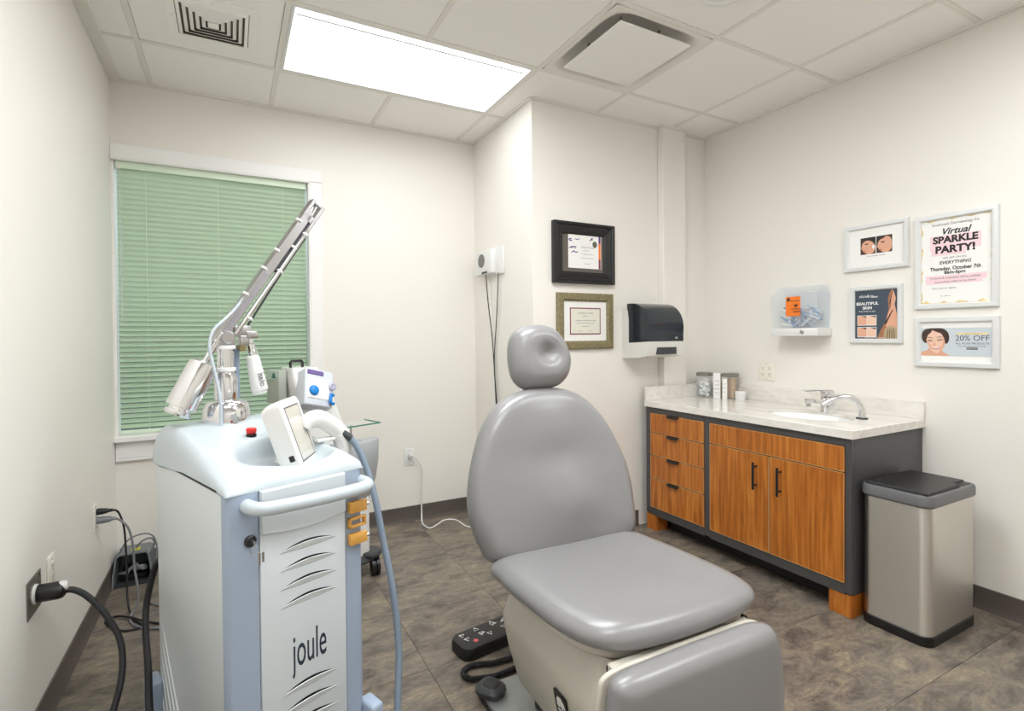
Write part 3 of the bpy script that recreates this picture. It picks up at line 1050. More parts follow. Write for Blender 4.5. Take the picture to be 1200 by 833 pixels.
t = picture('framed_certificate', 'mottled olive frame with white-mounted certificate below the black frame', 'framed certificate',
            (1.967, YC, 1.353), ON_BACK, 0.428, 0.345, 0.05, M_goldframe, 0.026, 'flat', 'framed certificates on the alcove wall')
sheet(t, 'mount', M_paper, 0.33, 0.248, 0.008)
sheet(t, 'wine_border', M_wine, 0.236, 0.166, 0.0092)
sheet(t, 'certificate_sheet', M_cream, 0.222, 0.152, 0.0100)
bm = BM()
text(bm, 'Certificate of Training', 0, 0.050, 0.015, 0.0103, 0, 0, 0.9)
text(bm, 'presented to', 0, 0.032, 0.009, 0.0103)
text(bm, 'Completion of the advanced course', 0, 0.004, 0.011, 0.0103, 0.01)
text(bm, 'in cosmetic dermatology and lasers', 0, -0.012, 0.009, 0.0103)
text(bm, 'awarded this day', 0, -0.032, 0.009, 0.0103)
text(bm, 'instructor                     director', 0, -0.060, 0.008, 0.0103)
obj('lettering', bm, M_grey_ink, t)['kind'] = 'stuff'

# ------------------------------------------------------------------ outlets
def outlet(name, label, loc, rot, gangs=1, m=M_ivory, w=0.072, h=0.118):
    t = thing(name, label, 'outlet', loc, rot=rot, group='wall outlets')
    W = w if gangs == 1 else w + 0.046
    bm = BM(); box(bm, (-W / 2, -h / 2, 0), (W / 2, h / 2, 0.006), 0.003, 2); obj('cover_plate', bm, m, t)
    for g in range(gangs):
        cx = 0 if gangs == 1 else (-0.023 + 0.046 * g)
        bm = BM(); box(bm, (cx - 0.017, -0.034, 0.0055), (cx + 0.017, 0.034, 0.008), 0.0015, 1); ins = obj('receptacle', bm, m, t)
        bm = BM()
        for s in (-1, 1):
            cy = s * 0.019
            box(bm, (cx - 0.008, cy - 0.002, 0.0075), (cx - 0.0055, cy + 0.007, 0.0084))
            box(bm, (cx + 0.0055, cy - 0.001, 0.0075), (cx + 0.008, cy + 0.006, 0.0084))
            cyl(bm, (cx, cy - 0.009, 0.0075), (cx, cy - 0.009, 0.0084), 0.0026, n=10)
        obj('socket_slots', bm, M_slot, ins)
    bm = BM(); cyl(bm, (0, 0.045, 0.005), (0, 0.045, 0.0068), 0.003, n=10); cyl(bm, (0, -0.045, 0.005), (0, -0.045, 0.0068), 0.003, n=10)
    obj('cover_screw', bm, M_steel_plate, t)
    return t
outlet('wall_outlet', 'double ivory outlet on the right wall above the counter', (XR, 2.092, 1.027), ON_RIGHT, 2)
outlet('wall_outlet', 'white outlet on the back wall with a white cord plugged in', (1.080, YB, 0.440), ON_BACK, 1, M_white)
outlet('wall_outlet', 'ivory outlet on the left wall with two cords plugged in', (XL, 2.872, 0.456), ON_LEFT, 1)
outlet('wall_outlet', 'empty ivory outlet on the left wall beside the metal plate', (XL, 2.236, 0.468), ON_LEFT, 1)
# metal plate with locking receptacle
t = thing('metal_outlet', 'square metal outlet plate on the left wall holding a thick black plug', 'outlet', (XL, 2.068, 0.466), rot=ON_LEFT)
bm = BM(); box(bm, (-0.062, -0.058, 0), (0.062, 0.058, 0.004), 0.001, 1); obj('cover_plate', bm, M_steel_plate, t)
bm = BM(); turned(bm, (0, 0, 0.003), (0, 0, 1), [(0.030, 0), (0.030, 0.006), (0.024, 0.008), (0.0, 0.008)], 28); obj('receptacle', bm, M_white, t)
bm = BM()
for sy in (-1, 1):
    cyl(bm, (0.045, sy * 0.045, 0.003), (0.045, sy * 0.045, 0.0055), 0.004, n=10)
obj('cover_screw', bm, M_slot, t)
t = thing('power_plug', 'thick black plug and cable curving down from the metal outlet plate', 'power cord', (XL + 0.0115, 2.068, 0.466))
bm = BM(); turned(bm, (0, 0, 0), (1, 0, -0.02), [(0.026, 0), (0.027, 0.004), (0.027, 0.052), (0.024, 0.064), (0.016, 0.070), (0, 0.070)], 26); obj('plug_body', bm, M_black, t)
bm = BM(); turned(bm, (0.054, 0, 0.010), (1, 0, 0.05), [(0.016, 0), (0.017, 0.010), (0.012, 0.022), (0, 0.023)], 18); obj('cord_clamp', bm, M_white, t)
o0 = Vector((XL + 0.0115, 2.068, 0.466))
bm = BM()
tube(bm, [Vector(p) - o0 for p in ((-0.488, 2.068, 0.462), (-0.459, 2.07, 0.455), (-0.42, 2.06, 0.425), (-0.368, 2.035, 0.36), (-0.328, 1.995, 0.285), (-0.318, 1.93, 0.205),
                                   (-0.335, 1.83, 0.125), (-0.352, 1.74, 0.055), (-0.36, 1.66, 0.012), (-0.34, 1.5, 0.0105))], 0.0095, 12)
obj('cable', bm, M_rub, t)

# plugs in the far left outlet and their cords
t = thing('black_cord', 'thin black cord from the upper socket of the far left outlet', 'power cord', (XL + 0.009, 2.872, 0.480))
o0 = Vector(t.location)
bm = BM(); turned(bm, (0, 0, 0), (1, 0, 0), [(0.014, 0), (0.015, 0.012), (0.012, 0.035), (0.008, 0.046), (0.007, 0.060), (0, 0.060)], 16); obj('plug_body', bm, M_black, t)
bm = BM()
tube(bm, [Vector(p) - o0 for p in ((-0.495, 2.872, 0.480), (-0.475, 2.885, 0.462), (-0.458, 2.90, 0.39), (-0.455, 2.92, 0.288), (-0.452, 2.92, 0.165), (-0.449, 2.90, 0.063), (-0.432, 2.84, 0.010),
                                   (-0.40, 2.75, 0.006), (-0.36, 2.675, 0.006), (-0.42, 2.665, 0.006), (-0.475, 2.72, 0.006), (-0.515, 2.80, 0.006), (-0.485, 2.825, 0.0065), (-0.426, 2.775, 0.014), (-0.34, 2.70, 0.006), (-0.26, 2.64, 0.006))], 0.0045, 8)
obj('cable', bm, M_rub, t)
t = thing('grey_lead', 'thin grey cord from the lower socket of the far left outlet', 'power cord', (XL + 0.009, 2.872, 0.440))
o0 = Vector(t.location)
bm = BM(); turned(bm, (0, 0, 0), (1, 0, 0), [(0.015, 0), (0.016, 0.02), (0.013, 0.048), (0.008, 0.058), (0.006, 0.070), (0, 0.070)], 16); obj('plug_body', bm, M_cord, t)
bm = BM()
tube(bm, [Vector(p) - o0 for p in ((-0.485, 2.872, 0.440), (-0.462, 2.862, 0.428), (-0.432, 2.85, 0.39), (-0.416, 2.85, 0.305), (-0.412, 2.85, 0.205), (-0.399, 2.83, 0.125), (-0.395, 2.815, 0.06), (-0.42, 2.80, 0.012),
                                   (-0.41, 2.73, 0.006), (-0.36, 2.66, 0.0055), (-0.28, 2.615, 0.0055))], 0.0048, 8)
obj('cable', bm, M_cord, t)

# hooded grey foot switch in the corner
t = thing('foot_switch', 'hooded grey foot switch holding coiled cord in the left corner', 'foot switch', (-0.468, 3.25, 0))
bm = BM()
sec = [(-0.085, 0.0), (-0.085, 0.055), (-0.074, 0.145), (-0.060, 0.158), (0.058, 0.158), (0.072, 0.145), (0.088, 0.055), (0.088, 0.0)]
inn = [(0.080, 0.006), (0.080, 0.055), (0.066, 0.138), (0.056, 0.150), (-0.058, 0.150), (-0.068, 0.138), (-0.077, 0.055), (-0.077, 0.006)]
def hood(y):
    sh = 0.0 if y < 0 else 0
    return [Vector((x, y + z * 0.25 * (1 if y < 0 else 0), z * (1.0 if y < 0 else 0.92))) for x, z in sec + inn]
rings(bm, [hood(-0.10), hood(0.10)])
box(bm, (-0.077, 0.085, 0.003), (0.077, 0.095, 0.138))
obj('hood', bm, mat('foot_switch_grey', (112, 120, 120), 0.4), t)
bm = BM(); box(bm, (-0.076, -0.098, 0.001), (0.076, 0.085, 0.008)); obj('base', bm, M_dark, t)
bm = BM(); box(bm, (-0.06, -0.04, 0.012), (0.06, 0.08, 0.045), 0.008, 2, Matrix.Rotation(math.radians(8), 4, 'X')); obj('treadle', bm, M_black, t)
bm = BM()
for k in range(5):
    tube(bm, [(-0.062 + 0.01 * k, -0.05 - 0.006 * k, 0.055), (-0.02 + 0.008 * k, -0.066, 0.07 + 0.008 * k), (0.04, -0.055 - 0.004 * k, 0.085 - 0.004 * k), (0.058, -0.03, 0.06), (0.0, -0.02, 0.05 + 0.006 * k)], 0.0035, 8)
obj('coiled_cord', bm, M_cord, t)
bm = BM(); box(bm, (-0.012, -0.03, 0.1575), (0.028, 0.01, 0.1590)); obj('yellow_label', bm, mat('yellow_label', (214, 206, 70), 0.5), t)
t = thing('grey_cable', 'thin grey cable looping over the hooded foot switch', 'cable', (-0.468, 3.25, 0.16))
o0 = Vector(t.location)
bm = BM()
tube(bm, [Vector(p) - o0 for p in ((-0.53, 3.22, 0.15), (-0.508, 3.22, 0.195), (-0.478, 3.22, 0.226), (-0.425, 3.22, 0.238), (-0.385, 3.22, 0.222), (-0.366, 3.215, 0.17), (-0.366, 3.19, 0.10),
                                   (-0.37, 3.13, 0.03), (-0.39, 3.0, 0.006), (-0.36, 2.90, 0.006), (-0.30, 2.83, 0.006))], 0.004, 8)
obj('cable', bm, M_cord, t)
bm = BM()
tube(bm, [Vector(p) - o0 for p in ((-0.46, 3.23, 0.163), (-0.44, 3.23, 0.19), (-0.41, 3.23, 0.206), (-0.385, 3.225, 0.203), (-0.372, 3.22, 0.17))], 0.004, 8)
obj('second_loop', bm, M_cord, t)

# white cord on the back wall
t = thing('white_cord', 'white cord from the back wall outlet snaking along the floor', 'power cord', (1.08, YB - 0.010, 0.459))
o0 = Vector(t.location)
bm = BM(); box(bm, (-0.012, -0.026, -0.013), (0.012, 0.0, 0.011), 0.004, 2); obj('plug_body', bm, M_white, t)
bm = BM()
tube(bm, [Vector(p) - o0 for p in ((1.085, 3.33, 0.458), (1.115, 3.325, 0.438), (1.150, 3.33, 0.38), (1.164, 3.335, 0.31), (1.158, 3.338, 0.174), (1.152, 3.33, 0.05), (1.135, 3.26, 0.006), (1.150, 3.165, 0.005),
                                   (1.215, 3.20, 0.005), (1.29, 3.255, 0.005), (1.36, 3.22, 0.005), (1.375, 3.08, 0.005), (1.43, 3.04, 0.005), (1.52, 3.09, 0.005))], 0.0048, 10)
obj('cable', bm, M_white, t)
# chrome stub valve near the corner
t = thing('floor_valve', 'small chrome valve on the floor by the back corner behind the chair', 'valve', (1.49, 3.22, 0))
bm = BM(); turned(bm, (0, 0, 0), (0, 0, 1), [(0.022, 0), (0.022, 0.004), (0.010, 0.006), (0.010, 0.05), (0.016, 0.055), (0.016, 0.075), (0.0, 0.08)], 18); obj('stem', bm, M_chrome, t)
bm = BM(); cyl(bm, (-0.012, -0.006, 0.064), (-0.034, -0.018, 0.064), 0.013, n=16); obj('outlet_nut', bm, M_black, t)

# ------------------------------------------------------------------ thermostat-like monitor with wires
t = thing('wall_monitor', 'small white wall box with round grey dial and hanging wires', 'wall monitor', (XC, 3.095, 1.768), rot=ON_RIGHT)
bm = BM(); box(bm, (-0.105, -0.095, 0), (0.185, 0.085, 0.014), 0.005, 2); obj('back_plate', bm, M_white, t)
bm = BM(); box(bm, (-0.16, -0.085, 0.010), (0.09, 0.080, 0.052), 0.010, 3); obj('case', bm, M_white, t)
bm = BM(); turned(bm, (-0.055, 0.012, 0.052), (0, 0, 1), [(0.046, 0), (0.046, 0.004), (0.040, 0.006), (0.0, 0.003)], 32); obj('dial', bm, mat('grey_dial', (120, 120, 112), 0.5), t)
bm = BM(); box(bm, (-0.05, -0.079, 0.0515), (0.03, -0.066, 0.054)); obj('dark_slot', bm, M_dark, t)
for k, pts in enumerate((((0.0, -0.078, 0.045), (-0.03, -0.10, 0.03), (-0.02, -0.28, 0.02), (0.02, -0.50, 0.014), (0.045, -0.72, 0.012), (0.07, -0.965, 0.012)),
                         ((0.12, -0.085, 0.015), (0.118, -0.15, 0.016), (0.085, -0.40, 0.013), (0.052, -0.62, 0.013), (0.060, -0.76, 0.016), (0.085, -0.97, 0.014)))):
    bm = BM(); tube(bm, pts, 0.0032, 8); obj('black_wire', bm, M_rub, t)
bm = BM(); tube(bm, [(-0.02, -0.09, 0.012), (0.0, -0.35, 0.010), (0.035, -0.70, 0.009), (0.055, -1.0, 0.009), (0.04, -1.3, 0.009), (0.06, -1.66, 0.009)], 0.0035, 8); obj('white_wire', bm, M_white, t)

# ------------------------------------------------------------------ paper towel dispenser
t = thing('towel_dispenser', 'dark paper towel dispenser with white base on the alcove wall', 'towel dispenser', (2.272, YC, 1.115), rot=ON_BACK)
def ext(bm, poly, x0, x1, mi=0):
    rings(bm, [[Vector((x, h, d)) for d, h in poly] for x in (x0, x1)], mi=mi)
bm = BM()
side = [(0.0, 0.352), (0.04, 0.352), (0.085, 0.350)] 
arc = [(0.085 + 0.150 * math.sin(a), 0.200 + 0.150 * math.cos(a)) for a in [PI / 2 * i / 12 for i in range(13)]]
poly = [(0.045, 0.350)] + arc + [(0.232, 0.105), (0.045, 0.095)]
tmp = BM()
ext(tmp, poly, 0.0, 0.296)
bmesh.ops.bevel(tmp, geom=[e for e in tmp.edges if len(e.link_faces) == 2 and e.calc_face_angle(0) > 1.2], offset=0.022, segments=4, profile=0.5, affect='EDGES')
merge(bm, tmp)
obj('dark_cover', bm, M_disp, t, sharp=50)
bm = BM()
ext(bm, [(0.0, 0.310), (0.05, 0.310), (0.060, 0.250), (0.060, 0.0), (0.0, 0.0)], -0.004, 0.300)
ext(bm, [(0.04, 0.098), (0.236, 0.108), (0.236, 0.085), (0.222, 0.020), (0.150, 0.006), (0.04, 0.0)], -0.003, 0.299)
obj('white_base', bm, mat('dispenser_white', (222, 220, 214), 0.4), t)
bm = BM()
box(bm, (0.07, 0.028, 0.205), (0.235, 0.072, 0.2335))
obj('paper_slot', bm, M_dark, t)
bm = BM(); turned(bm, (0.235, 0.130, 0.233), (0, 0, 1), [(0.012, 0), (0.010, 0.002), (0, 0.0025)], 20); e_ = obj('emblem', bm, M_alu, t); e_.scale = (1, 0.6, 1); e_.location = (0, 0.052, 0)

# ------------------------------------------------------------------ sharps container on the right wall
t = thing('sharps_container', 'clear sharps container with orange biohazard label on the right wall', 'sharps container', (XR, 1.835, 1.250), rot=ON_RIGHT)
bm = BM()
def sring(w, d0, d1, h):
    return [Vector((-w / 2, h, d0)), Vector((w / 2, h, d0)), Vector((w / 2, h, d1)), Vector((-w / 2, h, d1))]
rings(bm, [sring(0.262, 0.012, 0.125, 0.045), sring(0.274, 0.012, 0.135, 0.235), sring(0.274, 0.012, 0.125, 0.245), sring(0.24, 0.012, 0.075, 0.290)], cap0=True, cap1=True)
obj('clear_body', bm, M_clear, t)
bm = BM(); box(bm, (-0.140, 0.0, 0.002), (0.140, 0.046, 0.142), 0.006, 2); obj('white_tray', bm, M_white, t)
bm = BM(); box(bm, (-0.13, 0.04, 0.0), (0.13, 0.26, 0.006), 0.002, 1); obj('wall_bracket', bm, M_white, t)
bm = BM(); turned(bm, (0.055, 0.024, 0.142), (0, 0, 1), [(0.011, 0), (0.011, 0.004), (0.006, 0.006), (0, 0.006)], 20); obj('lock', bm, M_alu, t)
lab = sheet(t, 'orange_label', M_orange, 0.084, 0.112, 0.1372, -0.002, 0.172)
bm = BM()
for k in range(3):
    a = PI / 2 + k * 2 * PI / 3
    cx, cy = 0.016 + 0.006 * math.cos(a), 0.176 + 0.006 * math.sin(a)
    pts = [(cx + 0.0075 * math.cos(b), cy + 0.0075 * math.sin(b), 0.1376) for b in [a + 0.7 + (2 * PI - 1.4) * i / 14 for i in range(15)]]
    tube(bm, pts, 0.0014, 6, 1, smooth=False)
tube(bm, [(0.016 + 0.005 * math.cos(b), 0.176 + 0.005 * math.sin(b), 0.1376) for b in [2 * PI * i / 16 for i in range(17)]], 0.0012, 6, 1, smooth=False)
text(bm, 'BIOHAZARD', 0.016, 0.156, 0.009, 0.1376, 0.02)
text(bm, 'SHARPS', 0.020, 0.140, 0.012, 0.1376, 0.03)
box(bm, (-0.042, 0.202, 0.1372), (0.038, 0.205, 0.1376))
cyl(bm, (-0.028, 0.214, 0.1372), (-0.028, 0.214, 0.1376), 0.009, n=18)
obj('label_print', bm, M_ink, t)
bm = BM()
r = random.Random(11)
for k in range(46):
    c = Vector((r.uniform(-0.085, 0.085), r.uniform(0.06, 0.165), r.uniform(0.04, 0.10)))
    d = Vector((r.uniform(-1, 1), r.uniform(-0.6, 0.6), r.uniform(-0.4, 0.4))).normalized() * 0.033
    if abs(c.x + d.x) > 0.12: d.x *= 0.3
    c.y = max(c.y, 0.055 + abs(d.y))
    cyl(bm, c - d, c + d, 0.0055, 0.0045, n=8, mi=k % 3)
o = obj('sharps_contents', bm, [M_syr, mat('mid_blue_plastic', (120, 160, 206), 0.4), M_gauze])
o.matrix_world = Matrix.Translation((XR, 1.835, 1.250)) @ ON_RIGHT.to_4x4()
o['kind'] = 'stuff'
tag(o, 'jumble of pale blue used syringes inside the clear sharps container', 'syringes')

# ------------------------------------------------------------------ vanity cabinet
CF, CY0, CY1 = 2.42, 1.270, 2.513
t = thing('vanity_cabinet', 'wall vanity cabinet with cherry drawers and doors in charcoal framing', 'cabinet', (CF, CY0, 0))
def cb(name, lo, hi, m, bev=0.001, parent=None):
    bm = BM(); box(bm, (lo[0] - CF, lo[1] - CY0, lo[2]), (hi[0] - CF, hi[1] - CY0, hi[2]), bev, 1)
    return obj(name, bm, m, parent or t)
cb('carcass_bottom', (CF + 0.023, CY0 + 0.021, 0.112), (XR - 0.02, CY1 - 0.019, 0.130), M_frame)
cb('carcass_back', (XR - 0.019, CY0 + 0.021, 0.112), (XR - 0.004, CY1 - 0.019, 0.798), M_frame)
cb('carcass_side', (CF + 0.023, CY1 - 0.018, 0.112), (XR - 0.004, CY1, 0.798), M_frame)
cb('carcass_divider', (CF + 0.023, 2.025, 0.131), (XR - 0.02, 2.041, 0.796), M_frame)
# face frame pieces
cb('face_stile', (CF, CY0, 0.108), (CF + 0.022, CY0 + 0.026, 0.798), M_frame)
cb('face_stile', (CF, 2.014, 0.108), (CF + 0.022, 2.052, 0.798), M_frame)
cb('face_stile', (CF, 2.474, 0.108), (CF + 0.022, CY1, 0.798), M_frame)
cb('bottom_rail', (CF, CY0 + 0.0265, 0.100), (CF + 0.022, 2.0135, 0.150), M_frame)
cb('bottom_rail', (CF, 2.0525, 0.100), (CF + 0.022, 2.4735, 0.150), M_frame)
cb('top_rail', (CF, CY0 + 0.0265, 0.762), (CF + 0.022, 2.0135, 0.798), M_frame)
cb('top_rail', (CF, 2.0525, 0.762), (CF + 0.022, 2.4735, 0.798), M_frame)
cb('end_panel', (CF + 0.0225, CY0, 0.100), (XR - 0.003, CY0 + 0.02, 0.798), M_frame)
cb('toe_kick', (CF + 0.12, CY0 + 0.03, 0.0), (CF + 0.14, CY1 - 0.02, 0.111), M_toe)
for y0, y1 in ((CY0, CY0 + 0.098), (CY1 - 0.085, CY1)):
    cb('foot', (CF + 0.004, y0 + 0.001, 0.0), (CF + 0.105, y1, 0.0995), M_wood, 0.001)
cb('foot', (XR - 0.09, CY0 + 0.001, 0.0), (XR - 0.004, CY0 + 0.09, 0.0995), M_wood, 0.001)
def front(name, y0, y1, z0, z1):
    o = cb(name, (CF - 0.004, y0, z0), (CF + 0.016, y1, z1), M_wood, 0.0)
    bm = BM()
    e = 0.0022
    for lo, hi in (((CF - 0.0046, y0, z1 - e), (CF - 0.003, y1, z1)), ((CF - 0.0046, y0, z0), (CF - 0.003, y1, z0 + e)),
                   ((CF - 0.0046, y0, z0), (CF - 0.003, y0 + e, z1)), ((CF - 0.0046, y1 - e, z0), (CF - 0.003, y1, z1))):
        box(bm, (lo[0] - CF, lo[1] - CY0, lo[2]), (hi[0] - CF, hi[1] - CY0, hi[2]))
    obj('edge_band', bm, M_woodedge, o)
    return o
dz = [(0.638, 0.760), (0.491, 0.633), (0.342, 0.486), (0.152, 0.337)]
for z0, z1 in dz:
    d = front('drawer', 2.054, 2.472, z0, z1)
    bm = BM()
    box(bm, (-0.022, 2.236 - CY0, z1 - 0.004), (-0.004, 2.320 - CY0, z1 + 0.001), 0.001, 1)
    box(bm, (-0.0225, 2.236 - CY0, z1 - 0.014), (-0.0195, 2.320 - CY0, z1 + 0.001), 0.001, 1)
    obj('edge_pull', bm, M_black, d)
front('false_front', 1.298, 2.012, 0.648, 0.760)
for y0, y1, hy in ((1.655, 2.012, 1.722), (1.298, 1.651, 1.592)):
    d = front('door', y0, y1, 0.152, 0.643)
    bm = BM()
    cyl(bm, (-0.034, hy - CY0, 0.462), (-0.034, hy - CY0, 0.602), 0.0062, n=14)
    for z in (0.484, 0.580):
        cyl(bm, (-0.034, hy - CY0, z), (-0.004, hy - CY0, z), 0.0048, n=12)
    obj('bar_pull', bm, M_black, d)

# countertop with an oval cut-out, splash
t = thing('countertop', 'pale quartz countertop with splash on the vanity cabinet', 'countertop', (CF, CY0, 0.799))
CT0, CT1 = 0.0, 0.038
ex, ey, sx_, sy_ = 2.690 - CF, 1.615 - CY0, 0.150, 0.205
x0, x1, y0, y1 = -0.014, XR - 0.001 - CF, -0.012, CY1 - CY0 + 0.001
bm = BM()
angs = [2 * PI * i / 64 for i in range(64)]
for cx_, cy_ in ((x0, y0), (x1, y0), (x1, y1), (x0, y1)):
    a = math.atan2(cy_ - ey, cx_ - ex) % (2 * PI)
    k = min(range(64), key=lambda i: abs(angs[i] - a))
    angs[k] = a
def on_rect(a):
    c, s = math.cos(a), math.sin(a)
    ts = []
    if c > 1e-9: ts.append((x1 - ex) / c)
    if c < -1e-9: ts.append((x0 - ex) / c)
    if s > 1e-9: ts.append((y1 - ey) / s)
    if s < -1e-9: ts.append((y0 - ey) / s)
    q = min(ts)
    return ex + c * q, ey + s * q
def on_el(a, g=0.0):
    c, s = math.cos(a), math.sin(a)
    q = 1 / math.sqrt((c / (sx_ + g)) ** 2 + (s / (sy_ + g)) ** 2)
    return ex + c * q, ey + s * q
rs = []
for f, z in ((on_el, CT1 - 0.011), (on_el, CT0), (on_rect, CT0), (on_rect, CT1 - 0.002), (None, CT1), (on_el, CT1), (on_el, CT1 - 0.011)):
    ring = []
    for a in angs:
        if f is None:
            px, py = on_rect(a)
            px = min(max(px, x0 + 0.002), x1)
            py = min(max(py, y0 + 0.002), y1)
        else:
            px, py = f(a, 0.03) if (f is on_el and z == CT0) else f(a)
        ring.append(Vector((px, py, z)))
    rs.append(ring)
rings(bm, rs, cap0=False, cap1=False)
obj('slab', bm, M_stone, t)
bm = BM(); box(bm, (XR - 0.021 - CF, y0, CT1), (XR - 0.001 - CF, y1, CT1 + 0.088), 0.0015, 1); obj('splash', bm, M_stone, t)
bm = BM(); box(bm, (-0.012, y1 - 0.02, CT1), (XR - 0.0215 - CF, y1, CT1 + 0.088), 0.0015, 1); obj('side_splash', bm, M_stone, t)
# basin
t = thing('sink_basin', 'white oval undermount basin set in the quartz countertop', 'sink', (ex + CF, ey + CY0, 0.799 + 0.0265))
bm = BM()
def bring(g, z):
    return [Vector((on_el(2 * PI * i / 48, g)[0] - ex, on_el(2 * PI * i / 48, g)[1] - ey, z)) for i in range(48)]
prof = [(0.012, -0.001), (0.002, -0.001), (-0.002, -0.003), (-0.012, -0.020)] + [(-0.012 - 0.125 * (1 - math.cos(PI / 2 * i / 7)) , -0.02 - 0.005) for i in range(0)]
def bscale(k, z):
    return [Vector((sx_ * k * math.cos(2 * PI * i / 48), sy_ * k * math.sin(2 * PI * i / 48), z)) for i in range(48)]
rings(bm, [bscale(1.06, -0.010), bscale(1.06, -0.001), bscale(0.995, -0.001), bscale(0.97, -0.02), bscale(0.92, -0.05), bscale(0.80, -0.085), bscale(0.6, -0.108), bscale(0.3, -0.118), bscale(0.1, -0.120),
           bscale(0.1, -0.126), bscale(0.62, -0.114), bscale(0.84, -0.092), bscale(0.97, -0.05), bscale(1.03, -0.010)], cap0=False, cap1=False)
obj('bowl', bm, M_porc, t, sharp=60)
bm = BM(); turned(bm, (0, 0, -0.1205), (0, 0, 1), [(0.024, 0), (0.024, 0.003), (0.014, 0.004), (0.012, 0.002), (0, 0.002)], 24); obj('drain', bm, M_chrome, t)
# lever faucet
ZT = 0.799 + 0.038
t = thing('faucet', 'square chrome lever tap at the middle of the basin', 'faucet', (2.862, 1.618, ZT), math.radians(-28), 'chrome taps behind the basin')
bm = BM(); box(bm, (-0.028, -0.024, 0), (0.024, 0.024, 0.086), 0.004, 2); obj('body', bm, M_chrome, t)
bm = BM(); box(bm, (-0.120, -0.014, 0.050), (-0.026, 0.014, 0.076), 0.003, 2, Matrix.Rotation(math.radians(0), 4, 'Y')); sp = obj('spout', bm, M_chrome, t)
bm = BM(); cyl(bm, (-0.106, 0, 0.034), (-0.106, 0, 0.0505), 0.011, n=18); obj('aerator', bm, M_alu, sp)
bm = BM(); box(bm, (-0.030, -0.022, 0.087), (0.024, 0.022, 0.118), 0.004, 2); lv = obj('cartridge_cap', bm, M_chrome, t)
bm = BM(); box(bm, (-0.130, -0.011, 0.116), (0.022, 0.011, 0.123), 0.002, 1); obj('lever', bm, M_chrome, lv)
# gooseneck faucet
t = thing('faucet', 'curved chrome gooseneck tap nearest the bin end of the counter', 'faucet', (2.790, 1.417, ZT), 0, 'chrome taps behind the basin')
bm = BM(); turned(bm, (0, 0, 0), (0, 0, 1), [(0.026, 0), (0.026, 0.005), (0.022, 0.008), (0, 0.008)], 24); obj('collar', bm, M_dark, t)
bm = BM()
tube(bm, [(0, 0, 0.006), (0.0, 0.002, 0.05), (-0.012, 0.016, 0.088), (-0.040, 0.045, 0.106), (-0.072, 0.080, 0.100), (-0.100, 0.110, 0.076)], lambda s: 0.0165 - 0.004 * s, 18)
obj('neck', bm, M_chrome, t)
bm = BM(); cyl(bm, (-0.098, 0.108, 0.078), (-0.112, 0.123, 0.062), 0.0155, 0.0145, 18); obj('spray_tip', bm, M_chrome, t)

# jars on the counter
def jar(label, x, y, contents, lab=None):
    t = thing('glass_jar', label, 'jar', (x, y, ZT), 0.35, 'glass jars on the counter')
    H, W_ = 0.145, 0.088
    bm = BM()
    rings(bm, [[Vector((a, b, z)) for a, b in rrect(W_ - i, W_ - i, 0.02)] for z, i in ((0.0, 0.0), (H, 0.0), (H, 0.006), (0.006, 0.006))], cap0=True, cap1=True)
    obj('jar_glass', bm, M_glass, t)
    bm = BM(); rings(bm, [[Vector((a, b, z)) for a, b in rrect(W_ + i, W_ + i, 0.022)] for z, i in ((H + 0.0005, 0.004), (H + 0.02, 0.004), (H + 0.024, -0.004))]); obj('lid', bm, M_steel_plate, t)
    bm = BM()
    r = random.Random(int(x * 1000))
    if contents == 'cotton':
        for k in range(34):
            c = Vector((r.uniform(-0.024, 0.024), r.uniform(-0.024, 0.024), 0.016 + 0.0033 * k))
            d = Vector((r.uniform(-1, 1), r.uniform(-1, 1), r.uniform(-.6, .6))).normalized() * 0.011
            cyl(bm, c - d, c + d, 0.0085, n=8)
        o = obj('cotton_rolls', bm, M_gauze, t)
    else:
        for k in range(60):
            px, py = r.uniform(-0.032, 0.032), r.uniform(-0.032, 0.032)
            cyl(bm, (px, py, 0.0075), (px * 1.0 + r.uniform(-.004, .004), py + r.uniform(-.004, .004), 0.132 + r.uniform(-.01, .008)), 0.003, n=6)
        o = obj('wooden_sticks', bm, M_tan, t)
    o['kind'] = 'stuff'
    return t
jar('square glass jar of white cotton rolls nearest the pilaster', 2.882, 2.440, 'cotton')
jar('square glass jar of tan sticks right of the tall white carton', 2.952, 2.294, 'sticks')
t = thing('carton', 'tall slim white carton standing between the two glass jars', 'carton', (2.900, 2.352, ZT), math.radians(-62))
bm = BM(); box(bm, (-0.023, -0.018, 0), (0.023, 0.018, 0.168), 0.0015, 1); obj('box_body', bm, M_paper, t)
bm = BM()
Mx = Matrix(((1, 0, 0, 0), (0, 0, -1, -0.0182), (0, 1, 0, 0), (0, 0, 0, 1)))
for k, s in enumerate(('LASER', 'CARE', 'CREAM', '50 ml')):
    text(bm, s, 0, 0.115 - 0.026 * k, 0.011, 0.0, M=Mx)
obj('lettering', bm, M_grey_ink, t)['kind'] = 'stuff'
t = thing('carton', 'slim white carton leaning in front of the stick jar', 'carton', (2.893, 2.288, ZT), math.radians(-62))
bm = BM(); box(bm, (-0.014, -0.010, 0), (0.014, 0.010, 0.135), 0.0015, 1); obj('box_body', bm, M_paper, t)
bm = BM()
for k, s in enumerate(('SPF', 'DAILY', 'GEL')):
    text(bm, s, 0, 0.10 - 0.026 * k, 0.009, 0.0, M=Matrix(((1, 0, 0, 0), (0, 0, -1, -0.0102), (0, 1, 0, 0), (0, 0, 0, 1))))
obj('lettering', bm, M_grey_ink, t)['kind'] = 'stuff'
t = thing('cream_jar', 'small squat white cream jar right of the stick jar', 'jar', (2.935, 2.205, ZT))
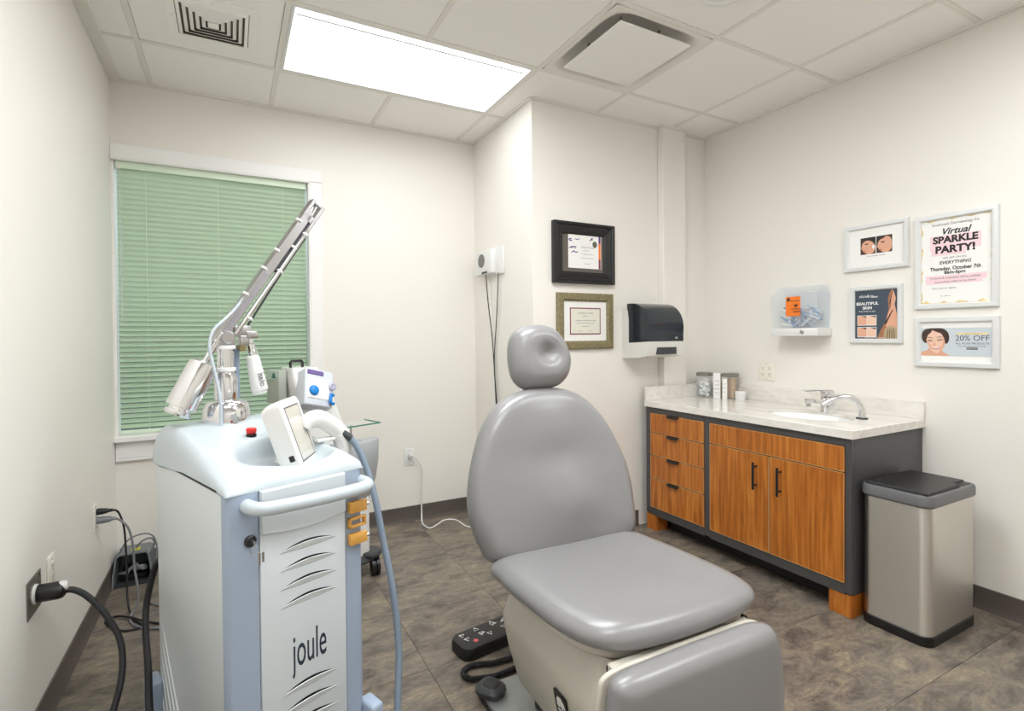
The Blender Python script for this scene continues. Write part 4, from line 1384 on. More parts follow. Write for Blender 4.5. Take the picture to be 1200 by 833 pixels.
bm = BM(); turned(bm, (0, 0, 0), (0, 0, 1), [(0.030, 0), (0.032, 0.004), (0.032, 0.030), (0.030, 0.032), (0, 0.032)], 28); obj('pot', bm, M_white, t)
bm = BM(); turned(bm, (0, 0, 0.0325), (0, 0, 1), [(0.033, 0), (0.033, 0.022), (0.030, 0.025), (0, 0.025)], 28); obj('lid', bm, M_white, t)

# ------------------------------------------------------------------ step bin
t = thing('waste_bin', 'tall brushed steel waste bin with black lid beside the cabinet', 'bin', (2.662, 1.128, 0))
BWX, BDY = 0.408, 0.248
def rr(w, d, r, z):
    return [Vector((a, b, z)) for a, b in rrect(w, d, r, 7)]
bm = BM(); rings(bm, [rr(BWX + 0.004, BDY + 0.004, 0.042, 0.0), rr(BWX + 0.008, BDY + 0.008, 0.044, 0.004), rr(BWX + 0.008, BDY + 0.008, 0.044, 0.040), rr(BWX, BDY, 0.04, 0.044)]); obj('base', bm, M_black, t)
bm = BM(); rings(bm, [rr(BWX, BDY, 0.038, 0.0435), rr(BWX, BDY, 0.038, 0.560)]); obj('steel_body', bm, M_steel, t)
bm = BM(); rings(bm, [rr(BWX + 0.002, BDY + 0.002, 0.038, 0.558), rr(BWX + 0.016, BDY + 0.014, 0.044, 0.566), rr(BWX + 0.016, BDY + 0.014, 0.044, 0.598), rr(BWX + 0.006, BDY + 0.006, 0.040, 0.607)]); obj('rim', bm, mat('grey_rim', (104, 104, 106), 0.38), t)
bm = BM()
poly = [(-0.196, -0.075), (-0.196, 0.112), (0.196, 0.112), (0.196, -0.112), (0.10, -0.112), (0.085, -0.088), (-0.03, -0.088)]
poly = [(-0.188, -0.105), (-0.188, 0.112), (0.188, 0.112), (0.188, -0.02), (0.188, -0.112), (0.03, -0.112), (0.02, -0.086), (-0.10, -0.086), (-0.11, -0.105)]
poly = [(-0.190, -0.113), (0.078, -0.113), (0.096, -0.086), (0.190, -0.086), (0.190, 0.113), (-0.190, 0.113)]
rings(bm, [[Vector((a, b, 0.605)) for a, b in poly], [Vector((a, b, 0.612)) for a, b in poly], [Vector((a * 0.97, b * 0.96, 0.618)) for a, b in poly]])
obj('lid', bm, M_black, t)
bm = BM(); box(bm, (0.10, -0.112, 0.605), (0.186, -0.090, 0.6085), 0.0015, 1); obj('lid_latch', bm, M_black, t)

# ------------------------------------------------------------------ exam chair
t = thing('exam_chair', 'grey vinyl exam chair with beige shroud in the room centre', 'exam chair', (1.03, 1.45, 0), math.radians(-2))
# seat
def flat3(z):
    return lambda u, v, h: Vector((u, v, z + h))
bm = BM()
so = [(-0.27, 0.02), (0.0, 0.03), (0.27, 0.02), (0.318, -0.10), (0.338, -0.26), (0.345, -0.40), (0.318, -0.485), (0.20, -0.522), (0.0, -0.53), (-0.15, -0.515), (-0.225, -0.475), (-0.272, -0.38), (-0.292, -0.22), (-0.298, -0.08)]
pillow(bm, so, flat3(0.511), 0.074, 0.062, 0.014, lambda u, v: -0.010 * math.exp(-((u - 0.02) / 0.14) ** 2 - ((v + 0.22) / 0.14) ** 2))
obj('seat', bm, M_vinyl, t, sharp=60)
# backrest
TB = math.radians(14)
def back3(u, v, h):
    return Vector((u, 0.035 + v * math.sin(TB) - h * math.cos(TB), 0.535 + v * math.cos(TB) + h * math.sin(TB)))
bo = [(-0.275, -0.02), (-0.315, 0.04), (-0.338, 0.12), (-0.336, 0.205), (-0.309, 0.312), (-0.258, 0.427), (-0.185, 0.505), (-0.105, 0.540), (-0.02, 0.548), (0.085, 0.540), (0.165, 0.505), (0.238, 0.430), (0.292, 0.330), (0.325, 0.220), (0.330, 0.10), (0.305, -0.015), (0.16, -0.045), (-0.14, -0.045)]
def lumbar(u, v):
    return 0.024 * math.exp(-((u - 0.02) / 0.11) ** 2 - ((v - 0.13) / 0.10) ** 2) - 0.010 * math.exp(-((u) / 0.15) ** 2 - ((v - 0.30) / 0.06) ** 2) - 0.018 * math.exp(-(u / 0.10) ** 2 - ((v - 0.54) / 0.05) ** 2)
bm = BM(); pillow(bm, bo, back3, 0.10, 0.05, 0.018, lumbar); obj('backrest', bm, M_vinyl, t, sharp=60)
bm = BM(); pillow(bm, [(u * 0.8, v * 0.86 + 0.035) for u, v in bo], lambda u, v, h: back3(u, v, h - 0.062), 0.035, 0.015, 0.0); obj('backrest_shell', bm, M_beige, t, sharp=60)
# headrest
ho = [(-0.070, 0.548), (-0.112, 0.590), (-0.122, 0.665), (-0.106, 0.745), (-0.060, 0.783), (0.020, 0.790), (0.082, 0.770), (0.122, 0.720), (0.140, 0.650), (0.118, 0.588), (0.070, 0.552), (0.0, 0.544)]
bm = BM()
pillow(bm, ho, lambda u, v, h: back3(u, v, h - 0.008 + 0.05 * max(0, v - 0.55)), 0.105, 0.05, 0.016,
       lambda u, v: -0.030 * math.exp(-((u - 0.02) / 0.045) ** 2 - ((v - 0.672) / 0.036) ** 2))
obj('headrest', bm, M_vinyl, t, sharp=60)
bm = BM()
for s in (-1, 1):
    tube(bm, [back3(0.01 + s * 0.04, 0.47, -0.045), back3(0.01 + s * 0.04, 0.64, -0.05)], 0.007, 10, 1)
obj('headrest_post', bm, M_chrome, t)
# leg rest hanging at the front
def leg3(u, z, h):
    return Vector((u, -0.565 - h - 0.10 * max(0, 0.47 - z) * 0.35, z))
lo = [(-0.235, 0.482), (-0.262, 0.440), (-0.268, 0.36), (-0.262, 0.22), (-0.235, 0.165), (-0.10, 0.150), (0.10, 0.150), (0.265, 0.165), (0.295, 0.22), (0.302, 0.36), (0.288, 0.450), (0.240, 0.492), (0.10, 0.495), (-0.10, 0.492)]
bm = BM(); pillow(bm, lo, leg3, 0.075, 0.055, 0.012); obj('leg_rest', bm, M_vinyl, t, sharp=60)
bm = BM()
pillow(bm, [(0.017 + (u - 0.017) * 1.02, z_ - 0.012) for u, z_ in lo], lambda u, v, h: leg3(u, v, h - 0.040), 0.014, 0.006, 0.0)
box(bm, (-0.215, -0.520, 0.40), (0.258, -0.495, 0.472), 0.003, 1)
obj('leg_rest_shell', bm, M_beige, t)
bm = BM(); pillow(bm, [(u * 0.86, v * 0.86 - 0.03) for u, v in so], flat3(0.458), 0.026, 0.01); obj('seat_pan', bm, M_beige, t, sharp=60)
bm = BM()
box(bm, (-0.20, -0.50, 0.405), (-0.170, -0.47, 0.448), 0.003, 1)
box(bm, (0.262, -0.50, 0.44), (0.272, -0.48, 0.470), 0.003, 1)
cyl(bm, (-0.215, -0.49, 0.425), (0.27, -0.49, 0.425), 0.009, n=12)
obj('leg_rest_hinge', bm, M_black, t)
# shroud
bm = BM()
def sh(w, d, z, cy, r=0.07):
    return [Vector((a, b, z)) for a, b in rrect(w, d, r, 6, 0.015, cy)]
rings(bm, [sh(0.36, 0.44, 0.085, -0.20), sh(0.415, 0.52, 0.12, -0.20), sh(0.455, 0.585, 0.22, -0.20), sh(0.475, 0.61, 0.29, -0.20), sh(0.478, 0.613, 0.318, -0.20), sh(0.470, 0.607, 0.330, -0.20), sh(0.43, 0.575, 0.41, -0.20), sh(0.40, 0.55, 0.440, -0.20)])
obj('base_shroud', bm, M_beige, t, sharp=28)
bm = BM(); box(bm, (-0.15, -0.40, 0.03), (0.18, -0.02, 0.088), 0.01, 2); obj('lift_column', bm, M_dark, t)
bm = BM(); box(bm, (-0.275, -0.52, 0.006), (0.305, 0.155, 0.030), 0.008, 2); obj('base_plate', bm, M_plate, t)
bm = BM(); box(bm, (-0.281, -0.526, 0.0), (0.311, 0.161, 0.0125), 0.004, 1); obj('rubber_edge', bm, M_rub, t)
# emblem on the shroud side
def on_side(px, pz):
    return None
bm = BM()
box(bm, (-0.030, -0.034, 0), (0.030, 0.034, 0.003), 0.004, 2)
em = obj('emblem', bm, M_black, t)
bm = BM()
flat(bm, [(-0.022, -0.012), (-0.022, 0.006), (-0.012, 0.020), (0.004, 0.022), (0.018, 0.012), (0.023, -0.004), (0.018, -0.012), (0.013, 0.0), (0.008, -0.012), (0.002, -0.012), (-0.002, -0.002), (-0.008, -0.012)], 0.0034)
flat(bm, rect(-0.020, -0.026, 0.020, -0.018), 0.0034)
obj('emblem_print', bm, M_paper, em)
Rm = basis((0, -1, 0), (0.12, 0, 0.993), (-0.993, 0, 0.12))
em.matrix_local = Matrix.Translation((-0.2185, -0.30, 0.243)) @ basis((0, -1, 0), (-0.18, 0, 0.984), (-0.984, 0, -0.18)).to_4x4()

# foot control and its coiled cord
t = thing('foot_control', 'long black foot control with white arrows on floor behind chair', 'foot control', (0.925, 1.868, 0), math.radians(8))
bm = BM()
Mt = Matrix.Rotation(math.radians(6), 4, 'X')
rings(bm, [[Vector((a, b, z)) for a, b in rrect(w_, d_, r_, 6)] for z, w_, d_, r_ in ((0.0, 0.285, 0.125, 0.035), (0.004, 0.295, 0.135, 0.04), (0.034, 0.295, 0.135, 0.04), (0.046, 0.285, 0.125, 0.036), (0.050, 0.262, 0.102, 0.03))])
obj('pad', bm, M_black, t)
bm = BM()
def tri(cx, cy, s, a):
    pts = [(cx + s * math.cos(a + k * 2 * PI / 3), cy + s * math.sin(a + k * 2 * PI / 3), 0.0508) for k in range(4)]
    tube(bm, pts, 0.0018, 6, 1, smooth=False)
for cx, cy, a in ((-0.105, 0.030, 2.4), (-0.035, 0.035, 1.6), (0.045, 0.037, 1.6), (0.105, 0.03, 1.0), (0.0, -0.018, -1.6), (0.075, -0.01, -1.6), (-0.10, -0.002, 2.6), (-0.03, 0.0, 0.4)):
    tri(cx, cy, 0.0125, a)
for cx, cy in ((-0.025, 0.004), (0.055, 0.012), (0.10, 0.0)):
    box(bm, (cx - 0.014, cy - 0.0018, 0.0498), (cx + 0.014, cy + 0.0018, 0.0512), 0, 1, Matrix.Rotation(0.25, 4, 'Z'))
obj('arrow_markings', bm, M_white, t)
bm = BM(); turned(bm, (-0.075, -0.028, 0.0495), (0, 0, 1), [(0.010, 0), (0.010, 0.002), (0.008, 0.0035), (0, 0.0035)], 20); obj('stop_button', bm, mat('coral_button', (226, 96, 110), 0.4), t)
t = thing('coiled_cord', 'black coiled cord looped on the floor beside the foot control', 'cable', (0.80, 1.70, 0))
o0 = Vector(t.location)
path0 = spline([Vector(p) - o0 for p in ((1.02, 1.72, 0.012), (0.885, 1.725, 0.012), (0.835, 1.742, 0.012), (0.785, 1.748, 0.012), (0.752, 1.725, 0.012), (0.757, 1.690, 0.012), (0.80, 1.668, 0.012), (0.86, 1.655, 0.012), (0.97, 1.665, 0.012))], 40)
cum = [0.0]
for a, b in zip(path0, path0[1:]):
    cum.append(cum[-1] + (b - a).length)
path = []
k = 0
for i in range(301):
    q = cum[-1] * i / 300
    while k < len(cum) - 2 and cum[k + 1] < q:
        k += 1
    path.append(path0[k].lerp(path0[k + 1], (q - cum[k]) / max(1e-9, cum[k + 1] - cum[k])))
hel = []
turns = int(cum[-1] / 0.0068)
n = turns * 8
for i in range(n + 1):
    s = i / n * (len(path) - 1)
    k = min(int(s), len(path) - 2)
    p = path[k].lerp(path[k + 1], s - k)
    d = (path[k + 1] - path[k]).normalized()
    nx = Vector((-d.y, d.x, 0))
    a = 2 * PI * turns * i / n
    hel.append(p + nx * math.cos(a) * 0.0082 + Vector((0, 0, 1)) * math.sin(a) * 0.0082)
bm = BM(); tube(bm, hel, 0.0030, 5, 1, smooth=False); obj('coil', bm, M_rub, t)
t = thing('foot_pedal', 'small rounded black pedal resting on the chair base plate corner', 'foot pedal', (0.785, 1.562, 0.0305), math.radians(-58))
bm = BM()
rings(bm, [[Vector((a, b * (1.0 if a < 0 else 0.92), z)) for a, b in rrect(w_, d_, r_, 6)] for z, w_, d_, r_ in ((0.0, 0.086, 0.084, 0.03), (0.012, 0.100, 0.096, 0.034), (0.020, 0.098, 0.094, 0.034), (0.030, 0.074, 0.072, 0.026), (0.032, 0.056, 0.054, 0.02))])
obj('pedal_body', bm, M_dark, t)
bm = BM(); rings(bm, [[Vector((a, b, z)) for a, b in rrect(w_, d_, r_, 5, 0.002)] for z, w_, d_, r_ in ((0.0315, 0.056, 0.054, 0.016), (0.034, 0.050, 0.048, 0.015), (0.035, 0.036, 0.034, 0.01))]); obj('tread', bm, M_black, t)

# ------------------------------------------------------------------ laser console
LR = math.radians(20.4)
L = thing('laser_console', 'tall white medical laser cart with steel arm in the left foreground', 'laser machine', (-0.017, 1.546, 0), LR)
W_, D_ = 0.415, 0.66
bm = BM()
rings(bm, [[Vector((a, b, z)) for a, b in rrect(W_ - i, D_ - i, 0.022, 4, W_ / 2, D_ / 2)] for z, i in ((-0.085, 0.01), (-0.075, 0.0), (0.829, 0.0), (0.833, 0.006))])
obj('body', bm, M_shell_lifted, L)
# top cover: sloping deck with a round dish
def deck(u, v):
    s = min(max(v / 0.50, 0), 1)
    fr = min(max((u - 0.03) / 0.10, 0), 1)
    z = 0.853 + 0.104 * (s ** 0.85) + 0.020 * fr * fr * (3 - 2 * fr) * max(0, 1 - v / 0.2)
    r = math.hypot((u - 0.245) / 0.165, (v - 0.165) / 0.150)
    k = 1 - min(max((r - 0.70) / 0.30, 0), 1)
    k = k * k * (3 - 2 * k)
    zd = 0.853
    # front scoop opens toward the user
    return z * (1 - k) + zd * k
def seam(u, v):
    if v < 0.05: return 0.838
    return 0.846 - 0.02 * min(max((v - 0.35) / 0.2, 0), 1)
bm = BM()
NU, NV = 46, 60
u0, u1, v0, v1 = -0.006, W_ + 0.006, -0.012, D_ + 0.01
grid = []
for i in range(NU + 1):
    row = []
    for j in range(NV + 1):
        fu, fv = i / NU, j / NV
        fu = 0.5 - 0.5 * math.cos(PI * fu) * (0.35) + (fu - 0.5) * 0.65
        fv = 0.5 - 0.5 * math.cos(PI * fv) * (0.35) + (fv - 0.5) * 0.65
        u = u0 + (u1 - u0) * fu
        v = v0 + (v1 - v0) * fv
        # superellipse-like rounding of plan corners
        e = min(u - u0, u1 - u, v - v0, v1 - v)
        q = min(max(e / 0.045, 0), 1)
        q = math.sqrt(max(0, 1 - (1 - q) ** 2))
        z = seam(u, v) + (deck(min(max(u, 0.0), W_), min(max(v, 0), D_)) - seam(u, v)) * q
        inset = 0.030 * (1 - q) * 0
        row.append(bm.verts.new((u, v, z)))
    grid.append(row)
for i in range(NU):
    for j in range(NV):
        bm.faces.new((grid[i][j], grid[i + 1][j], grid[i + 1][j + 1], grid[i][j + 1]))
edge = [grid[i][0] for i in range(NU)] + [grid[NU][j] for j in range(NV)] + [grid[i][NV] for i in range(NU, 0, -1)] + [grid[0][j] for j in range(NV, 0, -1)]
low = [bm.verts.new((v.co.x, v.co.y, v.co.z - 0.004)) for v in edge]
for a in range(len(edge)):
    b = (a + 1) % len(edge)
    bm.faces.new((edge[a], edge[b], low[b], low[a]))
bm.faces.new(low[::-1])
obj('top_cover', bm, M_shell_toned, L, sharp=60)
bm = BM(); rings(bm, [[Vector((a, b, z)) for a, b in rrect(W_ - 0.001, D_ - 0.001, 0.02, 4, W_ / 2, D_ / 2)] for z in (0.828, 0.8335)]); obj('seam_line', bm, M_dark, L)
# front: blue pillars, panel, drawer lip
bm = BM()
sec = [(-0.003, 0.03), (-0.003, 0.004), (0.004, -0.006), (0.018, -0.010), (0.079, -0.012), (0.079, 0.03)]
rings(bm, [[Vector((a, b, z)) for a, b in sec] for z in (-0.080, 0.836)])
obj('corner_pillar', bm, M_blue, L)
bm = BM()
sec = [(0.3535, 0.03), (0.3535, -0.012), (0.400, -0.011), (0.412, -0.006), (0.419, 0.004), (0.419, 0.03)]
rings(bm, [[Vector((a, b, z)) for a, b in sec] for z in (-0.080, 0.836)])
obj('corner_pillar', bm, M_blue, L)
bm = BM(); box(bm, (0.0815, -0.016, -0.075), (0.351, 0.02, 0.715), 0.004, 2); fp = obj('front_panel', bm, M_panel, L)
bm = BM()
n = 12
top = [(0.083 + 0.266 * i / n, 0.834) for i in range(n + 1)]
bot = [(0.349 - 0.266 * i / n, 0.712 - 0.014 * math.sin(PI * i / n)) for i in range(n + 1)]
rings(bm, [[Vector((a, y, b)) for a, b in top + bot] for y in (0.01, -0.018)] + [[Vector((0.216 + (a - 0.216) * 0.975, -0.026, 0.775 + (b - 0.775) * 0.95)) for a, b in top + bot]])
obj('front_bin', bm, M_panel, L, sharp=25)
# scooped vents
def vent(zc):
    n = 16
    ua, ub = 0.135, 0.318
    lowp, up = [], []
    for i in range(n + 1):
        s = i / n
        u = ua + (ub - ua) * s
        lowp.append((u, zc + 0.000 * s - 0.004 * math.sin(PI * s)))
        up.append((u, zc + 0.0205 * math.sin(PI * s) ** 0.9))
    bm = BM()
    prism(bm, lowp + up[::-1], lambda u, v, h: Vector((u, h, v)), -0.0155, -0.0166)
    vs = obj('vent_slot', bm, M_black, L)
    bm = BM()
    A = [Vector((u, -0.0164, z)) for u, z in lowp]
    mid = []
    for (u, z), (u2, z2) in zip(lowp, up):
        s = (u - ua) / (ub - ua)
        mid.append(Vector((u, -0.0166 - 0.007 * math.sin(PI * s), z + (z2 - z) * 0.80)))
    B = [Vector((p.x, p.y + 0.002, p.z + 0.001)) for p in mid]
    Cc = [Vector((u, -0.0160, z)) for u, z in lowp]
    V = [[bm.verts.new(p) for p in r] for r in (A, mid, B, Cc)]
    for a, b in zip(V, V[1:]):
        for i in range(n):
            bm.faces.new((a[i], a[i + 1], b[i + 1], b[i]))
    obj('vent_scoop', bm, M_shell_lifted, vs, sharp=60)  # colour paler than the panel, painting in light caught from above
for zc in (0.640, 0.587, 0.533, 0.480, 0.222, 0.168, 0.114, 0.060, 0.006):
    vent(zc)
bm = BM()
Mf = Matrix(((1, 0, 0, 0), (0, 0, -1, -0.0162), (0, 1, 0, 0), (0, 0, 0, 1)))
text(bm, 'joule', 0.226, 0.333, 0.140, 0.0, 0.003, 0.0, 0.40, 0.0004, M=Mf)
obj('lettering', bm, mat('navy_ink', (36, 50, 66), 0.5), L)
# key switch
bm = BM(); turned(bm, (0.056, -0.012, 0.702), (0, -1, 0), [(0.016, 0), (0.016, 0.006), (0.012, 0.010), (0, 0.010)], 24); ks = obj('key_switch', bm, M_black, L)
bm = BM()
box(bm, (0.054, -0.044, 0.697), (0.058, -0.020, 0.709), 0.001, 1)
tube(bm, [(0.056 + 0.012 * math.cos(a), -0.046, 0.684 + 0.012 * math.sin(a)) for a in [2 * PI * i / 16 for i in range(17)]], 0.0012, 6, 1, smooth=False)
box(bm, (0.062, -0.048, 0.640), (0.070, -0.0455, 0.676), 0.001, 1, Matrix.Identity(4))
box(bm, (0.074, -0.046, 0.646), (0.081, -0.044, 0.674), 0.001, 1)
obj('keys', bm, M_alu, ks)
# handle
bm = BM()
tube(bm, [(0.050, 0.01, 0.800), (0.050, -0.030, 0.800), (0.064, -0.062, 0.799), (0.105, -0.074, 0.797), (0.24, -0.080, 0.792), (0.36, -0.074, 0.789), (0.404, -0.060, 0.789), (0.416, -0.030, 0.790), (0.416, 0.005, 0.790)], 0.0195, 18)
obj('handle', bm, M_shell_toned, L, sharp=60)
# amber clips on the right pillar
for z0, z1, k in ((0.752, 0.782, 0), (0.700, 0.736, 1), (0.652, 0.684, 2), (0.598, 0.632, 3)):
    bm = BM()
    if k == 2:
        for lo, hi in (((0.358, -0.030, z0), (0.420, -0.013, z0 + 0.007)), ((0.358, -0.030, z1 - 0.007), (0.420, -0.013, z1)), ((0.358, -0.030, z0), (0.365, -0.013, z1)), ((0.413, -0.030, z0), (0.420, -0.013, z1))):
            box(bm, lo, hi, 0.0015, 1)
    else:
        box(bm, (0.358, -0.034, z0), (0.421, -0.013, z1), 0.003, 2)
    cl = obj('amber_clip', bm, M_amber, L)
    if k in (1, 3):
        bm = BM(); cyl(bm, (0.420, -0.024, (z0 + z1) / 2), (0.431, -0.024, (z0 + z1) / 2), 0.006, n=14); obj('thumb_screw', bm, M_chrome, cl)
# emergency stop
zb = deck(0.205, 0.335)
bm = BM(); turned(bm, (0.205, 0.335, zb - 0.004), (0, 0, 1), [(0.0165, 0), (0.0165, 0.012), (0, 0.012)], 22); es = obj('stop_button_base', bm, M_black, L)
bm = BM(); turned(bm, (0.205, 0.335, zb + 0.0085), (0, 0, 1), [(0.013, 0), (0.0165, 0.006), (0.0172, 0.016), (0.014, 0.019), (0, 0.0195)], 22); obj('stop_button', bm, M_red, es)
# fins on the left side near the floor
bm = BM()
for k in range(5):
    a0 = (0.640, 0.300 - 0.060 * k)
    a1 = (0.36 + 0.055 * k, -0.07)
    d = Vector((0, a1[0] - a0[0], a1[1] - a0[1])).normalized()
    nrm = Vector((0, -d.z, d.y)) * 0.005
    p0, p1 = Vector((0.001, a0[0], a0[1])), Vector((0.001, a1[0], a1[1]))
    off = Vector((-0.006, 0, 0))
    rings(bm, [[p0 + nrm, p0 - nrm, p0 + off * 0.2], [p1 + nrm, p1 - nrm, p1 + off]])
fin = obj('side_fins', bm, M_shell_lifted, L)
# base skid and bumpers
bm = BM(); rings(bm, [[Vector((a, b, z)) for a, b in rrect(W_ + 0.02, D_ + 0.02, 0.03, 4, W_ / 2, D_ / 2)] for z in (-0.115, -0.086)]); obj('chassis', bm, M_dark, L)
for bx, by in ((0.0, -0.03), (W_, -0.03), (0.0, D_ - 0.02), (W_, D_ - 0.02)):
    sg_ = -1 if bx == 0.0 else 1
    bm = BM(); box(bm, (min(bx - 0.005 * sg_, bx + 0.042 * sg_), by - 0.035, -0.120), (max(bx - 0.005 * sg_, bx + 0.042 * sg_), by + 0.045, 0.066), 0.012, 3); bp = obj('bumper_foot', bm, M_blue, L)
    bm = BM(); cyl(bm, (bx - 0.03 * sg_, by + 0.03, -0.1085), (bx - 0.008 * sg_, by + 0.03, -0.1085), 0.031, n=20); obj('wheel', bm, M_rub, bp)

# tilting monitor
ca = math.radians(-43.9)
nv = Vector((math.cos(ca), math.sin(ca), 0))
hv = Vector((-math.sin(ca), math.cos(ca), 0))
TL_ = math.radians(19)
uv = Vector((0, 0, math.cos(TL_))) - nv * math.sin(TL_)
fn_ = nv * math.cos(TL_) + Vector((0, 0, math.sin(TL_)))
TLp = Vector((0.205, 0.130, 1.062))
SW, SH = 0.185, 0.245
cen = TLp + hv * SW / 2 - uv * SH / 2
Ms = Matrix(((hv.x, uv.x, fn_.x, cen.x), (hv.y, uv.y, fn_.y, cen.y), (hv.z, uv.z, fn_.z, cen.z), (0, 0, 0, 1)))
bm = BM()
rings(bm, [[Ms @ Vector((a, b, z)) for a, b in rrect(SW - i, SH - i, 0.022 - i * 0.1, 5)] for z, i in ((-0.074, 0.05), (-0.068, 0.024), (-0.040, 0.003), (-0.003, 0.0), (0.0, 0.006))])
mon = obj('monitor', bm, M_white, L, sharp=40)
bm = BM()
rings(bm, [[Ms @ Vector((a, b, z)) for a, b in rrect(SW - 0.050, SH - 0.060, 0.004, 3, 0, 0.004)] for z in (-0.002, 0.0008)])
obj('touch_screen', bm, M_screen, mon)
bm = BM()
ga, gb, gc = SW / 2 - 0.025, SH / 2 - 0.026, SH / 2 - 0.034
for lo, hi in (((-ga, -gc, -0.001), (-ga + 0.004, gb, 0.0012)), ((ga - 0.004, -gc, -0.001), (ga, gb, 0.0012)), ((-ga, gb - 0.004, -0.001), (ga, gb, 0.0012)), ((-ga, -gc, -0.001), (ga, -gc + 0.004, 0.0012))):
    box(bm, lo, hi, 0, 1, Ms)
obj('screen_gasket', bm, M_dark, mon)
bm = BM(); box(bm, (-SW / 2 - 0.0012, -0.075, -0.030), (-SW / 2 + 0.004, -0.055, -0.012), 0.002, 1, Ms); obj('side_port', bm, M_black, mon)
bm = BM()
pb = cen - uv * 0.075 - fn_ * 0.045
tube(bm, [Vector((pb.x - 0.030, pb.y + 0.02, 0.840)), Vector((pb.x - 0.022, pb.y + 0.014, 0.865)), pb + uv * 0.01], lambda s: 0.034 - 0.008 * s, 20)
obj('monitor_neck', bm, M_white, L, sharp=60)
bm = BM(); c_ = Vector((pb.x - 0.032, pb.y + 0.015, 0.868)); cyl(bm, c_ + Vector((-0.024, -0.022, 0)), c_ + Vector((-0.012, -0.012, 0)), 0.008, n=14); obj('neck_knob', bm, M_black, L)

# articulated arm
AU, AV = 0.207, 0.560
bm = BM()
turned(bm, (AU, AV, 0.950), (0, 0, 1), [(0.082, 0), (0.083, 0.010), (0.080, 0.040), (0.074, 0.066), (0.062, 0.082), (0.040, 0.088), (0.0, 0.088)], 36)
ab = obj('arm_base', bm, M_chrome, L, sharp=50)
bm = BM()
for k in range(6):
    a = PI / 6 + k * PI / 3
    turned(bm, (AU + 0.072 * math.cos(a), AV + 0.072 * math.sin(a), 0.950), (0, 0, 1), [(0.016, 0), (0.014, 0.006), (0.0, 0.006)], 12)
obj('base_lug', bm, M_chrome, ab)
bm = BM()
turned(bm, (AU, AV, 1.034), (0, 0, 1), [(0.038, 0), (0.040, 0.02), (0.040, 0.075), (0.032, 0.100), (0.0, 0.10)], 30)
turned(bm, (AU, AV, 1.13), (0, 0, 1), [(0.029, 0), (0.029, 0.10), (0, 0.10)], 28)
obj('arm_column', bm, M_chrome, L, sharp=50)
for z in (1.140, 1.222):
    bm = BM(); turned(bm, (AU, AV, z), (0, 0, 1), [(0.030, 0), (0.0345, 0.002), (0.0345, 0.013), (0.030, 0.015)], 28); obj('arm_collar', bm, M_white, L)
bm = BM(); cyl(bm, (AU + 0.045, AV + 0.02, 0.96), (AU + 0.045, AV + 0.02, 1.235), 0.012, n=16); obj('column_rod', bm, M_hose, L)
bm = BM()
box(bm, (AU - 0.048, AV - 0.022, 1.232), (AU + 0.030, AV + 0.022, 1.262), 0.008, 2)
turned(bm, (AU, AV - 0.034, 1.266), (0, 1, 0), [(0.020, 0), (0.024, 0.004), (0.024, 0.064), (0.020, 0.068), (0, 0.068)], 24)
obj('arm_pivot', bm, M_alu, L)
bd = Vector((0.41, 0.0, 0.60)).normalized()
bp_ = Vector((bd.z, 0, -bd.x))
P_low = Vector((0.150, AV, 1.195))
P_up = Vector((0.566, AV, 1.805))
def along(s, off=0.0, y=0.0):
    p = P_low.lerp(P_up, s) + bp_ * off
    return Vector((p.x, AV + y, p.z))
def bar(bm, s0, s1, o0, o1, y0, y1, bev=0.002):
    LEN = (P_up - P_low).length
    Mb = Matrix(((bp_.x, 0, bd.x, P_low.x), (0, 1, 0, AV), (bp_.z, 0, bd.z, P_low.z), (0, 0, 0, 1)))
    box(bm, (o0, y0, s0 * LEN), (o1, y1, s1 * LEN), bev, 1, Mb)
bm = BM()
bar(bm, 0.05, 0.97, -0.026, 0.008, -0.016, 0.020)
bar(bm, 0.05, 0.97, -0.0285, -0.024, -0.020, 0.024, 0.001)
arm = obj('arm_beam', bm, M_alu, L)
bm = BM()
bar(bm, 0.10, 0.52, -0.018, 0.002, -0.0175, -0.015, 0.0005)
obj('engraved_plate', bm, mat('engraved_grey', (166, 164, 172), 0.35, 0.8, bump=(140, 0.6, 0.002)), arm)
bm = BM()
tube(bm, [along(0.16, 0.026, -0.012), along(0.93, 0.026, -0.012)], 0.0085, 16, 1)
obj('arm_tube', bm, M_chrome, L)
bm = BM()
bar(bm, 0.56, 0.92, 0.010, 0.019, -0.008, 0.012, 0.001)
obj('dark_channel', bm, M_dark, L)
# fork at the top
bm = BM()
bar(bm, 0.93, 1.045, -0.030, -0.014, -0.018, 0.022, 0.003)
bar(bm, 0.93, 1.045, 0.016, 0.034, -0.018, 0.022, 0.003)
bar(bm, 1.025, 1.05, -0.026, 0.030, -0.016, 0.020, 0.003)
bar(bm, 0.91, 0.955, -0.028, 0.034, -0.016, 0.020, 0.003)
obj('arm_fork', bm, M_alu, L)
bm = BM(); tube(bm, [along(1.02, 0.002, -0.004), along(0.96, 0.008, -0.004)], 0.007, 12, 1); obj('fork_pin', bm, M_chrome, L)
for s, o_ in ((0.88, -0.026), (0.66, -0.027), (0.535, -0.027), (0.365, -0.027), (0.84, 0.028), (0.735, 0.020), (0.575, 0.028), (0.27, 0.036)):
    bm = BM(); turned(bm, along(s - 0.008, o_, -0.012), bd, [(0.009, 0), (0.0125, 0.001), (0.0125, 0.009), (0.009, 0.010)], 16); obj('hose_clip', bm, M_white, L)
bm = BM(); tube(bm, [along(0.22, 0.050, 0.0), along(0.58, 0.040, 0.0), along(0.83, 0.040, 0.0)], 0.004, 10, 2); obj('thin_strut', bm, M_dark, L)
